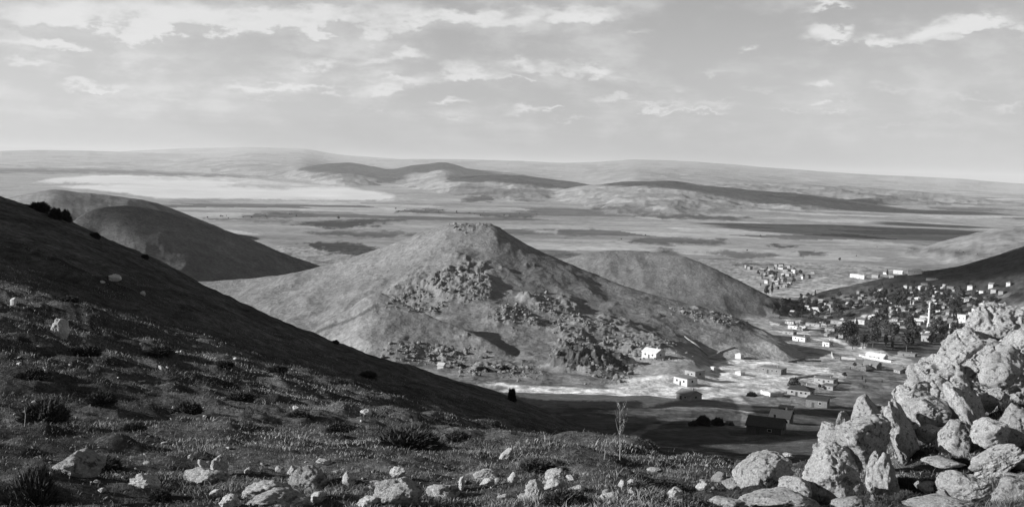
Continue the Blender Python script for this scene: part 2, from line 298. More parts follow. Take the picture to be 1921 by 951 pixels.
# unseen hills beyond the left edge, added to shade the valley and near slope
CONE_F = 310.0
BLUR = {}; BLURPX = {'cone': 95, 'spur': 40, 'knoll': 20, 'mound': 30, 'hill_b': 80, 'hill_l': 80}
SHADE_HILLS = [(-330, 338, 70, 100, 55), (-310, 220, 66, 85, 75), (-205, 70, 130, 68, 70)]
def height(x, y, detail=True):
    x = np.asarray(x, float); y = np.asarray(y, float)
    r = np.maximum(np.hypot(x, y), 0.8); az = np.arctan2(x, y); lr = np.log(r)
    zn = r * bil(az, np.clip(lr, LR[0], LR[-1]))
    for (hx, hy, hz, w1, w2) in SHADE_HILLS:
        g = np.exp(-((x - hx) / w1) ** 2 - ((y - hy) / w2) ** 2)
        zn = np.where(az < -0.44, zn + (hz - zn) * g * sstep(-0.44, -0.52, az), zn)
    zb = pchip(BASE_R, BASE_Z, lr)
    zb = zb + sstep(2500, 9000, r) * 18 * fbm(x, y, 0, 1900, 4) * sstep(60000, 20000, r) + sstep(700, 2500, r) * 3.0 * fbm(x, y, 5, 500, 2)
    best = zb.copy(); who = np.full(x.shape, 1, np.int16)
    for i, (nm, (c, f1, f2, D, bk, w)) in enumerate(LAYERS.items()):
        if nm not in BLUR:
            qa = np.linspace(c[0][0], c[0][-1], 300); qs = pchip(c[0], c[1], qa) * pchip(c[0], c[2], qa)
            wd = max(1, int(BLURPX.get(nm, 55) / FPX / (qa[1] - qa[0]))); kk = np.exp(-0.5 * (np.arange(-3 * wd, 3 * wd + 1) / wd) ** 2); kk /= kk.sum()
            slope = qs[-1] - qs[-2]; sl0 = qs[1] - qs[0]; ext = np.concatenate([qs[0] - sl0 * np.arange(3 * wd, 0, -1), qs, qs[-1] + slope * np.arange(1, 3 * wd + 1)])
            BLUR[nm] = (qa, np.convolve(ext, kk, 'valid'))
        a, s, rc = c
        on = (az > a[0] - 0.03) & (az < a[-1] + 0.03)
        if not on.any(): continue
        A = az[on]; dx = pchip(a, rc, A); zc = pchip(a, s, A) * dx
        zc = zc - 3000 * (np.maximum(a[0] - A, 0) + np.maximum(A - a[-1], 0)) * dx / 1000
        zc = zc - 6 * (sstep(a[0] + 0.005, a[0] - 0.025, A) + sstep(a[-1] - 0.005, a[-1] + 0.025, A)) * dx / 900
        t = r[on] - dx
        front = np.maximum(-t, 0); back = np.maximum(t, 0)
        bz = np.interp(A, *BLUR[nm]) - pchip(a, s, np.clip(A, a[0], a[-1])) * dx
        zc = zc + bz * sstep(0, 0.13 * dx, front) * (1 if c[2].mean() < 2000 else 0)
        rd = lambda d: np.sqrt(d * d + w * w) - w
        drop = f2 * rd(front) + (f1 - f2) * D * (1 - np.exp(-rd(front) / D)) + bk * rd(back)
        z = zc - drop
        if nm == 'cone':        # flanks that ease out into the valley floor
            zbc = pchip(BASE_R, BASE_Z, np.log(dx)); zbo = zb[on]
            g = np.clip(1 - rd(front) / CONE_F, 0, 1) ** 1.55
            z = zbo - 1.0 + np.maximum(zc - zbc + 1.0, -6) * g - bk * rd(back)
        if detail and nm in ('cone', 'spur', 'knoll', 'shoulder', 'hill_b', 'hill_l', 'hill_r', 'low_l'):
            X, Y = x[on], y[on]
            e = (np.minimum(1, (front + back) / 40) * 0.8 + 0.2) * sstep(a[0] - 0.02, a[0] + 0.015, A) * sstep(a[-1] + 0.02, a[-1] - 0.015, A)
            z = z + e * (2.2 * fbm(X, Y, i, 70, 3) + 1.2 * ridged(X, Y * 0.45, i, 38, 2))
            if nm == 'knoll': z = z + 1.5 * np.abs(fbm(X, Y, 2, 5, 3))
        if detail and c[2].mean() > 3000:
            X, Y = x[on], y[on]; L_ = c[2].mean() * 0.11
            z = z + np.minimum(1, 0.25 + (front + back) / (0.1 * dx)) * (0.0028 if c[2].mean() < 30000 else 0.0012) * dx * (0.6 * fbm(X, Y, i, L_, 4) + 0.8 * ridged(X, Y, i, L_ * 0.45, 4))
        b = best[on]
        k = 3.0 if c[2].mean() < 2000 else 12.0
        win = z > b
        best[on] = smax(z, b, k)
        wo = who[on]; wo[win] = i + 2; who[on] = wo
    win = zn > best
    best = np.where(r < 1200, smax(zn, best, np.where(r < 200, 0.3, 2.0)), best)
    who[win & (r < 1200)] = 0
    if detail:
        near = sstep(300, 60, r)
        hum = lambda l, sd: np.maximum(fbm(x, y * 1.4, sd, l, 3), -0.15)
        best = best + near * (0.05 * fbm(x, y * 1.3, 1, 0.55, 3) * sstep(2, 5, r) * sstep(60, 25, r) + 0.12 * hum(1.1, 2) * sstep(4, 8, r) * sstep(90, 40, r)
                              + 0.26 * hum(2.7, 5) * sstep(7, 14, r) + 0.36 * hum(6.5, 8) * sstep(14, 30, r) + 0.40 * fbm(x, y * 1.2, 3, 16, 2) * sstep(15, 45, r))
        for (ga, gr, wa, wr, amp) in CRAGS:
            on = (np.abs(az - ga) < 2.2 * wa) & (np.abs(r - gr) < 2.2 * wr)
            if on.any():
                X, Y = x[on], y[on]; m = np.exp(-((az[on] - ga) / wa) ** 2 - ((r[on] - gr) / wr) ** 2)
                m = sstep(0.15, 0.6, m + 0.35 * fbm(X, Y, 1, 22, 3))
                best[on] += amp * m * (0.55 + 1.0 * np.abs(fbm(X, Y, 7, 13, 2)) + 0.8 * ridged(X, Y, 3, 7, 3, 0.6))
        mid = sstep(60, 200, r) * sstep(3000, 1500, r)
        best = best + mid * (0.35 * fbm(x, y, 4, 9, 4)) + sstep(280, 340, r) * sstep(1000, 700, r) * 0.7 * np.maximum(fbm(x, y, 6, 13, 4), -0.1)
    return best, who
CRAGS = []
def ground(x, y):
    if 'GZ' in globals():
        az = math.atan2(x, y); r = math.hypot(x, y); i = int(np.searchsorted(azs, az)) - 1; j = int(np.searchsorted(rad, r)) - 1
        t = (az - azs[i]) / (azs[i + 1] - azs[i]); f = (r - rad[j]) / (rad[j + 1] - rad[j])
        return float((GZ[i, j] * (1 - t) + GZ[i + 1, j] * t) * (1 - f) + (GZ[i, j + 1] * (1 - t) + GZ[i + 1, j + 1] * t) * f)
    return float(height(np.array([x]), np.array([y]))[0][0])
def on_ground(px, py, rmin=3.0, rmax=60000):
    """first terrain point seen through photo pixel (px, py)"""
    d = pix_ray(px, py); h = math.hypot(d[0], d[1]); ux, uy, s = d[0] / h, d[1] / h, d[2] / h
    if 'GZ' in globals():
        az = math.atan2(ux, uy); i = int(np.searchsorted(azs, az)) - 1; t = (az - azs[i]) / (azs[i + 1] - azs[i])
        j0 = int(np.searchsorted(rad, rmin)); col = (GZ[i, j0:] * (1 - t) + GZ[i + 1, j0:] * t) / rad[j0:] - s
        hit = np.nonzero(col > 0)[0]
        if len(hit) == 0: k = int(np.argmax(col)); r_ = rad[j0 + k]
        elif hit[0] == 0: r_ = rad[j0]
        else:
            k = hit[0]; f = -col[k - 1] / (col[k] - col[k - 1]); r_ = rad[j0 + k - 1] * (1 - f) + rad[j0 + k] * f
        return np.array([ux * r_, uy * r_, ground(ux * r_, uy * r_)]), r_
    rr = np.exp(np.arange(math.log(rmin), math.log(rmax), 0.004))
    z, _ = height(rr * ux, rr * uy)
    below = np.nonzero(z > s * rr)[0]
    if len(below) == 0: i = int(np.argmax(z / rr)); r_ = rr[i]
    elif below[0] == 0: r_ = rr[0]
    else:
        i = below[0]; e0 = z[i - 1] - s * rr[i - 1]; e1 = z[i] - s * rr[i]; t = e0 / (e0 - e1) if e1 != e0 else 0
        r_ = rr[i - 1] + (rr[i] - rr[i - 1]) * t
    return np.array([ux * r_, uy * r_, ground(ux * r_, uy * r_)]), r_

for px_, py_, hw_, hh_, amp_ in [(868, 532, 62, 34, 1.9), (770, 568, 50, 14, 1.1), (965, 598, 50, 18, 1.1), (1040, 575, 45, 16, 1.3), (1130, 610, 60, 18, 1.2), (1215, 645, 60, 16, 1.2), (1100, 682, 70, 22, 1.4), (1075, 640, 30, 12, 1.3), (800, 660, 60, 12, .7), (880, 426, 45, 4, 1.0), (1330, 592, 60, 14, .9), (930, 690, 60, 9, .9)]:
    G_, r_ = on_ground(px_, py_, 300); r1_ = on_ground(px_, py_ - hh_, 300)[1]; r2_ = on_ground(px_, py_ + hh_, 300)[1]
    CRAGS.append((math.atan2(G_[0], G_[1]), r_, hw_ / FPX, max(abs(r1_ - r2_) / 2, 8), amp_))
    if r1_ - r_ > 150: CRAGS[-1] = CRAGS[-1][:3] + (20, amp_)

# ------------------------------------------------------------------ materials
def mat(name):
    m = bpy.data.materials.new(name); m.use_nodes = True
    k = NT(m.node_tree); b = k.n['Principled BSDF']
    b.inputs['Specular IOR Level'].default_value = 0.15; b.inputs['Roughness'].default_value = 0.95
    return m, k, b
def grey(k, v):
    c = k.add('ShaderNodeCombineColor')
    for i in range(3): k.put(c.inputs[i], v)
    return c.outputs[0]
def ground_mat(name, scales, amps, bump_scale, bump_dist):
    """tone attribute x noise at several sizes (metres), with bumps"""
    m, k, b = mat(name); b.inputs['Specular IOR Level'].default_value = 0.0
    at = k.add('ShaderNodeAttribute', attribute_name='tone')
    tc = k.add('ShaderNodeTexCoord'); P = tc.outputs['Object']
    v = at.outputs['Fac']
    for sc, am in zip(scales, amps):
        n = k.noise(P, 1.0 / sc, 5, 0.62)
        v = k.math('MULTIPLY', v, k.ramp(n, 0.3, 0.7, 1 - am, 1 + am, False))
    k.l.new(grey(k, v), b.inputs['Base Color'])
    if bump_dist:
        bp = k.add('ShaderNodeBump'); bp.inputs['Strength'].default_value = 1.0; bp.inputs['Distance'].default_value = bump_dist
        k.put(bp.inputs['Height'], k.noise(P, 1.0 / bump_scale, 8, 0.68)); k.l.new(bp.outputs[0], b.inputs['Normal'])
    return m
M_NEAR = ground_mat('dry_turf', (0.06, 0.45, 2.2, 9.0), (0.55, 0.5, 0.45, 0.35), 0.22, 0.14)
M_HILL = ground_mat('hill_turf', (3.0, 16.0, 70.0), (0.30, 0.22, 0.18), 6.0, 1.6)
M_VALLEY = ground_mat('valley_earth', (1.6, 8.0, 40.0), (0.30, 0.30, 0.2), 3.0, 0.5)
M_PLAIN = ground_mat('plain_fields', (25.0, 140.0, 1500.0), (0.25, 0.25, 0.15), 120.0, 5.0)
M_SALT = ground_mat('salt_crust', (900.0,), (0.10,), 100.0, 0)

# ------------------------------------------------------------------ terrain mesh on a polar net round the viewpoint
azs = np.concatenate([np.linspace(-math.pi, R(-75), 28)[:-1], np.linspace(R(-75), R(-29), 120)[:-1], np.linspace(R(-29), R(28), 1180), np.linspace(R(28), R(60), 60)[1:], np.linspace(R(60), math.pi, 28)[1:]])
def rings():
    r = [1.2]
    while r[-1] < 90000:
        q = r[-1]
        r.append(q * (1.012 if q < 4 else 1.0085 if q < 25 else 1.011 if q < 250 else 1.0052 if q < 560 else 1.0024 if q < 920 else 1.0052 if q < 1600 else 1.011 if q < 30000 else 1.04))
    return np.array(r)
rad = rings()
AZ, RA = np.meshgrid(azs, rad, indexing='ij')
GX, GY = RA * np.sin(AZ), RA * np.cos(AZ)
GZ = np.empty_like(GX); WHO = np.empty(GX.shape, np.int16)
for i in range(0, len(azs), 100):
    GZ[i:i+100], WHO[i:i+100] = height(GX[i:i+100], GY[i:i+100])
PX, PY = project(GX, GY, GZ)
print('terrain', GX.shape, round(time.time() - T0, 1))

li = {n: i for i, n in enumerate(LNAMES)}
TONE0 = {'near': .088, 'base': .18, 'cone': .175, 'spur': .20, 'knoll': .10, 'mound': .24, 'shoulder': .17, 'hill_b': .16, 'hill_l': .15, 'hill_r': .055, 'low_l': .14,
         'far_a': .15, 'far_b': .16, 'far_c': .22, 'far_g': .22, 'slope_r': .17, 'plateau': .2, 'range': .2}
TONE = np.array([TONE0[n] for n in LNAMES], np.float32)[WHO]
# wobble for painted edges
def wob(amp, l1, l2, seed):        # roughness in metres on the ground, turned into picture-sized amounts
    return amp * fbm(AZ * 57.3 * l1, np.log(RA) * l2, seed, 1, 5, 0.6)
wobx = wob(26, 1.1, 9, 0); woby = wob(3.6, 1.3, 14, 4)
plain = (RA > 1500)
def fields():
    u = GX * 0.94 + GY * 0.34 + 260 * fbm(GX, GY, 9, 1500, 2); v = -GX * 0.34 + GY * 0.94 + 260 * fbm(GX, GY, 6, 1500, 2)
    L, Wd = 640.0, 300.0
    row = np.floor(v / Wd).astype(np.int64); cell = np.floor(u / (L * (0.6 + 0.8 * (_perm[row & 255] / 255.0))) + _perm[(row * 7) & 255] / 9.0).astype(np.int64)
    h = _perm[(_perm[row & 255] + cell) & 255] / 255.0
    t = 0.20 + 0.24 * h ** 1.4
    t = np.where(h < 0.13, 0.09, t)
    return t
fl = fields()
mk = plain & (WHO == 1)
TONE[mk] = (0.2 * 0.27 + 0.8 * fl[mk])
mk2 = plain & (WHO > 1)
TONE[mk2] = 0.6 * TONE[mk2] + 0.4 * fl[mk2]
_prs = np.random.RandomState(9)
def paint(poly, tone, r0, r1, wob=1.0, soft=1.0):
    """a patch of other ground or painted shade: outline roughened at three sizes, edge broken up"""
    xs = [p[0] for p in poly]; ys = [p[1] for p in poly]
    m = (RA > r0) & (RA < r1) & (PX > min(xs) - 60) & (PX < max(xs) + 60) & (PY > min(ys) - 12) & (PY < max(ys) + 12)
    idx = np.nonzero(m); acc = np.zeros(len(idx[0]))
    bx, by = PX[idx] + wob * wobx[idx], PY[idx] + wob * woby[idx]
    for j in range(9):
        ox, oy = _prs.normal(0, 7 * soft), _prs.normal(0, 1.3 * soft)
        acc += in_poly(bx + ox, by + oy, poly)
    acc /= 9
    TONE[idx] = TONE[idx] * (1 - acc) + tone * acc
    ok = acc > 0.5
    return (idx[0][ok], idx[1][ok])
# ploughed and stubble fields on the plain
for poly, t in [
    ([(570, 456), (640, 454), (690, 462), (740, 470), (705, 477), (640, 474), (600, 468)], .055), ([(520, 420), (620, 414), (660, 411), (770, 411), (765, 416), (690, 420), (700, 425), (640, 430), (580, 425)], .06),
    ([(560, 436), (640, 434), (740, 434), (790, 441), (740, 447), (600, 441)], .10), ([(590, 474), (700, 471), (730, 474), (700, 481), (640, 479)], .07),
    ([(470, 400), (540, 397), (600, 402), (540, 409), (470, 409)], .10), ([(740, 395), (830, 391), (835, 398), (760, 400)], .08), ([(865, 372), (925, 368), (925, 378), (870, 380)], .07), ([(900, 402), (1000, 404), (1002, 411), (920, 409)], .07),
    ([(380, 409), (480, 411), (560, 416), (500, 420), (400, 415)], .12),
    ([(960, 400), (1035, 388), (1020, 398), (970, 404)], .10), ([(1090, 389), (1130, 387), (1170, 392), (1130, 394)], .06), ([(1180, 398), (1220, 400), (1320, 403), (1420, 412), (1340, 413), (1220, 408)], .085),
    ([(1190, 445), (1290, 447), (1380, 450), (1360, 458), (1250, 460), (1170, 455)], .10), ([(1040, 432), (1110, 430), (1140, 440), (1060, 446)], .12), ([(1230, 465), (1290, 470), (1280, 478), (1230, 474)], .09),
    ([(1455, 459), (1500, 456), (1495, 465), (1455, 467)], .07), ([(1492, 471), (1560, 473), (1540, 480), (1495, 480)], .10), ([(1385, 496), (1470, 495), (1500, 500), (1390, 500)], .09),
    ([(1330, 470), (1400, 472), (1450, 476), (1455, 484), (1370, 484)], .13), ([(1700, 462), (1790, 468), (1900, 478), (1800, 478), (1720, 472)], .12),
    ]: paint(poly, t, 1500, 60000)
for poly, t in [([(1452, 467), (1498, 466), (1490, 484), (1462, 484)], .34), ([(1060, 455), (1170, 457), (1160, 463), (1060, 463)], .32), ([(1010, 430), (1050, 428), (1045, 439), (1010, 438)], .32), ([(1370, 446), (1470, 447), (1600, 456), (1500, 460), (1380, 456)], .30),
    ([(1240, 416), (1310, 414), (1290, 422), (1230, 422)], .32), ([(1640, 412), (1700, 402), (1760, 409), (1780, 414)], .3), ([(470, 415), (520, 414), (560, 421), (480, 420)], .3), ([(380, 412), (470, 414), (460, 417), (385, 416)], .3), ([(500, 440), (570, 452), (600, 472), (560, 480), (480, 450)], .26),
    ([(1660, 482), (1740, 480), (1800, 488), (1740, 495), (1670, 492)], .27), ([(1500, 520), (1560, 508), (1640, 500), (1640, 509), (1560, 520)], .26)]: paint(poly, t, 1500, 60000)
# salt flat
SALT = [(90, 334), (200, 328), (420, 331), (520, 341), (640, 350), (720, 362), (745, 371), (720, 376), (500, 373), (300, 372), (230, 362), (130, 352), (60, 345)]
paint([(-40, 325), (300, 321), (560, 333), (760, 352), (880, 372), (760, 380), (400, 377), (200, 372), (-40, 372)], .30, 4000, 40000)
LAKE = paint(SALT, .62, 4000, 40000, 0.4, 0.6)
for poly, t in [([(20, 345), (110, 342), (230, 346), (130, 349), (20, 351)], .32), ([(220, 335), (420, 335), (520, 341), (330, 338)], .42), ([(430, 343), (600, 346), (650, 352), (520, 354), (440, 350)], .40)]: paint(poly, t, 4000, 40000)
paint([(-40, 317), (200, 317), (420, 328), (560, 331), (400, 333), (150, 325), (-40, 324)], .10, 6000, 60000)
# bare ground in the valley, after one patch of painted shade
DIRT_AND_SHADE = [
    ([(940, 762), (1240, 768), (1400, 772), (1560, 765), (1720, 725), (1760, 900), (900, 900)], .09),  # shade on the valley floor deepened in the ground colour
    ([(918, 717), (960, 721), (1100, 728), (1210, 735), (1330, 730), (1480, 710), (1570, 702), (1570, 714), (1480, 730), (1330, 748), (1240, 753), (1100, 752), (1000, 749), (955, 740)], .66),
    ([(1230, 718), (1320, 690), (1350, 681), (1440, 676), (1560, 690), (1580, 705), (1560, 722), (1440, 738), (1320, 735), (1240, 738)], .50),
    ([(1312, 692), (1340, 680), (1450, 672), (1470, 680), (1400, 690), (1330, 697)], .58),
    ([(1180, 712), (1260, 703), (1280, 715), (1250, 735), (1150, 738), (1140, 725)], .50),
    ([(1200, 752), (1262, 730), (1275, 744), (1240, 760), (1215, 765)], .66),
    ([(1400, 590), (1480, 598), (1600, 640), (1660, 672), (1700, 690), (1560, 690), (1440, 664)], .30),
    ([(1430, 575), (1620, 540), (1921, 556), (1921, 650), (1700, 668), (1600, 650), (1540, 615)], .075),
    ([(1390, 498), (1500, 500), (1530, 520), (1480, 545), (1420, 540)], .30),
    ([(1590, 655), (1640, 655), (1720, 680), (1700, 685), (1600, 668)], .58),
    ([(1640, 602), (1740, 598), (1760, 615), (1660, 618)], .22),
    ([(1180, 660), (1290, 650), (1440, 640), (1560, 668), (1560, 700), (1300, 715), (1180, 715)], .27),
]
for poly, t in DIRT_AND_SHADE[-1:] + DIRT_AND_SHADE[:-1]: paint(poly, t, 200, 2600, 0.5)
def trail(pts, width, tone, r1=3000):
    q = [on_ground(*p, rmin=90)[0] for p in pts]
    xs = [p[0] for p in pts]; ys = [p[1] for p in pts]
    m = np.nonzero((PX > min(xs) - 30) & (PX < max(xs) + 30) & (PY > min(ys) - 20) & (PY < max(ys) + 20) & (RA > 60) & (RA < r1))
    x, y = GX[m], GY[m]; best = np.full(x.shape, 1e9)
    for a, b in zip(q[:-1], q[1:]):
        d = b[:2] - a[:2]; L = max(d @ d, 1e-6); t = np.clip(((x - a[0]) * d[0] + (y - a[1]) * d[1]) / L, 0, 1)
        best = np.minimum(best, np.hypot(x - a[0] - t * d[0], y - a[1] - t * d[1]))
    w = sstep(width * 0.75, width * 0.35, best + 0.25 * width * fbm(x, y, 3, width * 2, 2))
    TONE[m] = TONE[m] * (1 - w) + tone * w
trail([(1352, 728), (1378, 742), (1394, 757), (1404, 772)], 4.5, .42)
trail([(1190, 818), (1225, 800), (1262, 788)], 2.5, .16); trail([(1170, 832), (1260, 838), (1330, 848), (1390, 862)], 1.6, .15); trail([(1395, 775), (1398, 800)], 2.0, .2)
trail([(1450, 562), (1480, 548), (1515, 530), (1560, 517), (1640, 512)], 9, .36); trail([(1560, 636), (1583, 645), (1598, 656), (1640, 668), (1700, 680)], 6, .5); trail([(1500, 625), (1540, 612), (1590, 603), (1620, 592)], 6, .45)
trail([(596, 622), (640, 606), (680, 589), (705, 574)], 3, .11); trail([(1600, 660), (1620, 650), (1622, 640)], 4, .4); trail([(1500, 660), (1400, 655), (1330, 670)], 3, .3)
vm = np.nonzero((RA > 280) & (RA < 2300) & ((WHO == 1) | (WHO == li['hill_r']) | (WHO == li['mound'])))     # worn, stony and planted spots of the valley floor
TONE[vm] *= np.clip(1 + 0.55 * fbm(GX[vm], GY[vm], 3, 11, 4, 0.6) + 0.25 * fbm(GX[vm], GY[vm], 8, 45, 2), 0.4, 1.8)
vb = in_poly(PX, PY, [(1430, 570), (1620, 545), (1921, 550), (1921, 640), (1700, 662), (1560, 650), (1450, 620)]) & (RA > 500) & (RA < 1700)
cu = np.floor((GX + 6 * fbm(GX, GY, 1, 30, 2)) / 17).astype(np.int64); cv = np.floor((GY + 6 * fbm(GX, GY, 2, 30, 2)) / 24).astype(np.int64)
TONE[vb] *= (0.45 + 1.7 * (_perm[(_perm[cu & 255] + cv) & 255] / 255.0) ** 2)[vb]        # yards and gardens
print('painted', round(time.time() - T0, 1))

REG = np.where(WHO == 0, 0, np.where(WHO == 1, np.where(RA < 1500, 1, 2), WHO + 10))
lk = np.zeros(REG.shape, bool); lk[LAKE] = True
REG[lk & (WHO == 1)] = 3
rc = REG[:-1, :-1]
NA, NR = GX.shape
vid = np.arange(NA * NR).reshape(NA, NR)
quads = np.stack([vid[:-1, :-1], vid[1:, :-1], vid[1:, 1:], vid[:-1, 1:]], -1)       # faces up
def new_mesh(name, V, F, material=None, smooth=True, attrs=None, parent=None):
    V = np.asarray(V, np.float32); F = np.asarray(F, np.int32)
    me = bpy.data.meshes.new(name)
    me.vertices.add(len(V)); me.vertices.foreach_set('co', V.ravel())
    me.loops.add(F.size); me.loops.foreach_set('vertex_index', F.ravel())
    me.polygons.add(len(F)); n = F.shape[1]
    me.polygons.foreach_set('loop_start', np.arange(0, F.size, n, dtype=np.int32))
    me.update(calc_edges=True)
    me.polygons.foreach_set('use_smooth', np.full(len(F), smooth))
    for k_, a in (attrs or {}).items():
        at = me.attributes.new(k_, 'FLOAT', 'POINT'); at.data.foreach_set('value', np.asarray(a, np.float32))
    if material: me.materials.append(material)
    o = bpy.data.objects.new(name, me); COL.objects.link(o)
    if parent: o.parent = parent
    return o
VALL = np.stack([GX.ravel(), GY.ravel(), GZ.ravel()], 1); TALL = TONE.ravel()
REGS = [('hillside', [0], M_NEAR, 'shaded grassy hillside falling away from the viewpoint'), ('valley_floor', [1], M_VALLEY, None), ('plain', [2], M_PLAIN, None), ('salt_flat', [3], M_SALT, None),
        ('hill', [li[n] + 10 for n in ('cone', 'spur', 'knoll', 'shoulder')], M_HILL, 'cone shaped hill with a rocky front in the middle'), ('hill', [li['hill_b'] + 10], M_HILL, 'smooth pale rounded hill behind the cone shaped hill'),
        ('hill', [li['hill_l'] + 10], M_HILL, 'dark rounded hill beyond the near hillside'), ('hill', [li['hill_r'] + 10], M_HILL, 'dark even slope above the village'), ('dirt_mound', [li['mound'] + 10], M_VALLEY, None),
        ('hill', [li['low_l'] + 10], M_HILL, 'low far hill beside the pale salt flat'), ('distant_hills', [li[n] + 10 for n in ('far_a', 'far_b', 'far_c', 'far_g', 'slope_r', 'plateau', 'range')], M_PLAIN, None)]
for nm, ids, m_, lb in REGS:
    f = quads[np.isin(rc, ids)]
    if not len(f): print('empty region', nm); continue
    u, inv = np.unique(f, return_inverse=True)
    o = new_mesh(nm, VALL[u], inv.reshape(-1, 4), m_, True, {'tone': TALL[u]})
    o['kind'] = 'structure'
    if lb: o['label'] = lb
print('terrain built', round(time.time() - T0, 1))

def haze():
    bm = bmesh.new(); bmesh.ops.create_cube(bm, size=1)
    zlo, zhi, e = float(GZ.min()) - 1, float(GZ.max()) + 30, 95000.0
    for v in bm.verts: v.co = Vector((v.co.x * 2 * e, v.co.y * 2 * e, zlo if v.co.z < 0 else zhi))
    me = bpy.data.meshes.new('haze'); bm.to_mesh(me); bm.free()
    o = bpy.data.objects.new('haze', me); COL.objects.link(o); o['kind'] = 'stuff'
    m = bpy.data.materials.new('haze_air'); m.use_nodes = True; k = NT(m.node_tree); k.n.clear()
    out = k.add('ShaderNodeOutputMaterial'); pv = k.add('ShaderNodeVolumePrincipled')
    pv.inputs['Color'].default_value = (HAZE_COL, HAZE_COL, HAZE_COL, 1); pv.inputs['Density'].default_value = HAZE_DENSITY; pv.inputs['Anisotropy'].default_value = 0.0
    k.l.new(pv.outputs[0], out.inputs['Volume']); me.materials.append(m)
HAZE_DENSITY, HAZE_COL = 2.3e-5, 0.78
haze()

# ------------------------------------------------------------------ clouds outside the picture, whose shadows lie on the land
M_CLOUD, k_, b_ = mat('cloud_white'); b_.inputs['Base Color'].default_value = (.85, .85, .85, 1)
def ico(sub):
    bm = bmesh.new(); bmesh.ops.create_icosphere(bm, subdivisions=sub, radius=1)
    V = np.array([v.co[:] for v in bm.verts]); F = np.array([[v.index for v in f.verts] for f in bm.faces]); bm.free(); return V, F
ICO = {i: ico(i) for i in (2, 3, 4, 5, 6)}
def cloud(px, py, hw, depth, rng=None, L=5200):
    if rng is None: G, r_ = on_ground(px, py, 200)
    else:
        r_ = rng; d = pix_ray(px, py); h = math.hypot(d[0], d[1]); G = np.array([d[0] / h * r_, d[1] / h * r_, 0]); G[2] = ground(G[0], G[1])
    a = hw / FPX * r_
    C = G + SUN * L
    while math.atan2(C[0], C[1]) > R(-33): L += 300; C = G + SUN * L
    V, F = ICO[4]
    n = 1 + 0.22 * fbm(V[:, 0] + px, V[:, 1] + py, V[:, 2], 0.7, 4)
    V = V * n[:, None] * np.array([0.45 * a, depth, 0.27 * a])
    V[:, 2] = np.where(V[:, 2] < 0, V[:, 2] * 0.8, V[:, 2])
    ang = math.atan2(SUN[1], SUN[0]); c, s_ = math.cos(ang), math.sin(ang)
    V = np.stack([V[:, 0] * c - V[:, 1] * s_, V[:, 0] * s_ + V[:, 1] * c, V[:, 2]], 1)
    o = new_mesh('cloud', V, F, M_CLOUD); o.location = C; o['kind'] = 'structure'
cloud(450, 470, 165, 100, 1250); cloud(1850, 500, 330, 150, 1480)
cloud(1640, 431, 330, 520, 4300, L=4600); cloud(1880, 424, 170, 480, 4500, L=4600); cloud(1430, 428, 150, 160, 4500, L=4600)
cloud(1190, 350, 110, 900, 9000, L=4200); cloud(1430, 367, 230, 700, 8300, L=4200); cloud(1720, 372, 170, 620, 8000, L=4200); cloud(1480, 348, 200, 500, 9600, L=4200)
cloud(1740, 400, 110, 240, 5400, L=4600); cloud(640, 315, 140, 1800, 15500, L=4200); cloud(790, 312, 110, 1600, 15500, L=4200); cloud(980, 340, 200, 1000, 10600, L=4200)

# ------------------------------------------------------------------ small helpers for things
def tag(o, label=None, cat=None, group=None, kind=None):
    if label: o['label'] = label
    if cat: o['category'] = cat
    if group: o['group'] = group
    if kind: o['kind'] = kind
    return o
def empty(name, loc, rz=0, label=None, cat=None, group=None):
    o = bpy.data.objects.new(name, None); COL.objects.link(o); o.location = loc; o.rotation_euler = (0, 0, rz); o.empty_display_size = 0.2
    return tag(o, label, cat, group)
def copy_tree(o, parent=None):
    c = o.copy(); COL.objects.link(c)
    if parent: c.parent = parent
    for ch in list(o.children): copy_tree(ch, c)
    return c
class MB:
    """collects boxes and tubes, then one mesh object"""
    def __init__(s): s.v = []; s.f = []
    def box(s, c, d, M=None):
        b = len(s.v)
        for i in (-1, 1):
            for j in (-1, 1):
                for q in (-1, 1):
                    p = Vector((c[0] + i * d[0] / 2, c[1] + j * d[1] / 2, c[2] + q * d[2] / 2)); s.v.append(M @ p if M else p)
        for f in ((0, 1, 3, 2), (4, 6, 7, 5), (0, 4, 5, 1), (2, 3, 7, 6), (0, 2, 6, 4), (1, 5, 7, 3)): s.f.append([b + i for i in f])
        return s
    def poly(s, vs, fs):
        b = len(s.v); s.v += [Vector(v) for v in vs]; s.f += [[b + i for i in f] for f in fs]; return s
    def tube(s, pts, rads, n=6):
        b = len(s.v); pts = [Vector(p) for p in pts]
        for i, p in enumerate(pts):
            t = (pts[min(i + 1, len(pts) - 1)] - pts[max(i - 1, 0)]).normalized()
            u = t.orthogonal().normalized(); w = t.cross(u)
            for j in range(n): s.v.append(p + (u * math.cos(j * 2 * math.pi / n) + w * math.sin(j * 2 * math.pi / n)) * rads[i])
        for i in range(len(pts) - 1):
            for j in range(n): s.f.append([b + i * n + j, b + i * n + (j + 1) % n, b + (i + 1) * n + (j + 1) % n, b + (i + 1) * n + j])
        s.f.append([b + j for j in range(n)][::-1]); s.f.append([b + (len(pts) - 1) * n + j for j in range(n)])
        return s
    def build(s, name, m, parent=None, smooth=False):
        me = bpy.data.meshes.new(name); me.from_pydata([v[:] for v in s.v], [], s.f); me.materials.append(m)
        if smooth: me.polygons.foreach_set('use_smooth', [True] * len(me.polygons))
        o = bpy.data.objects.new(name, me); COL.objects.link(o)
        if parent: o.parent = parent
        return o
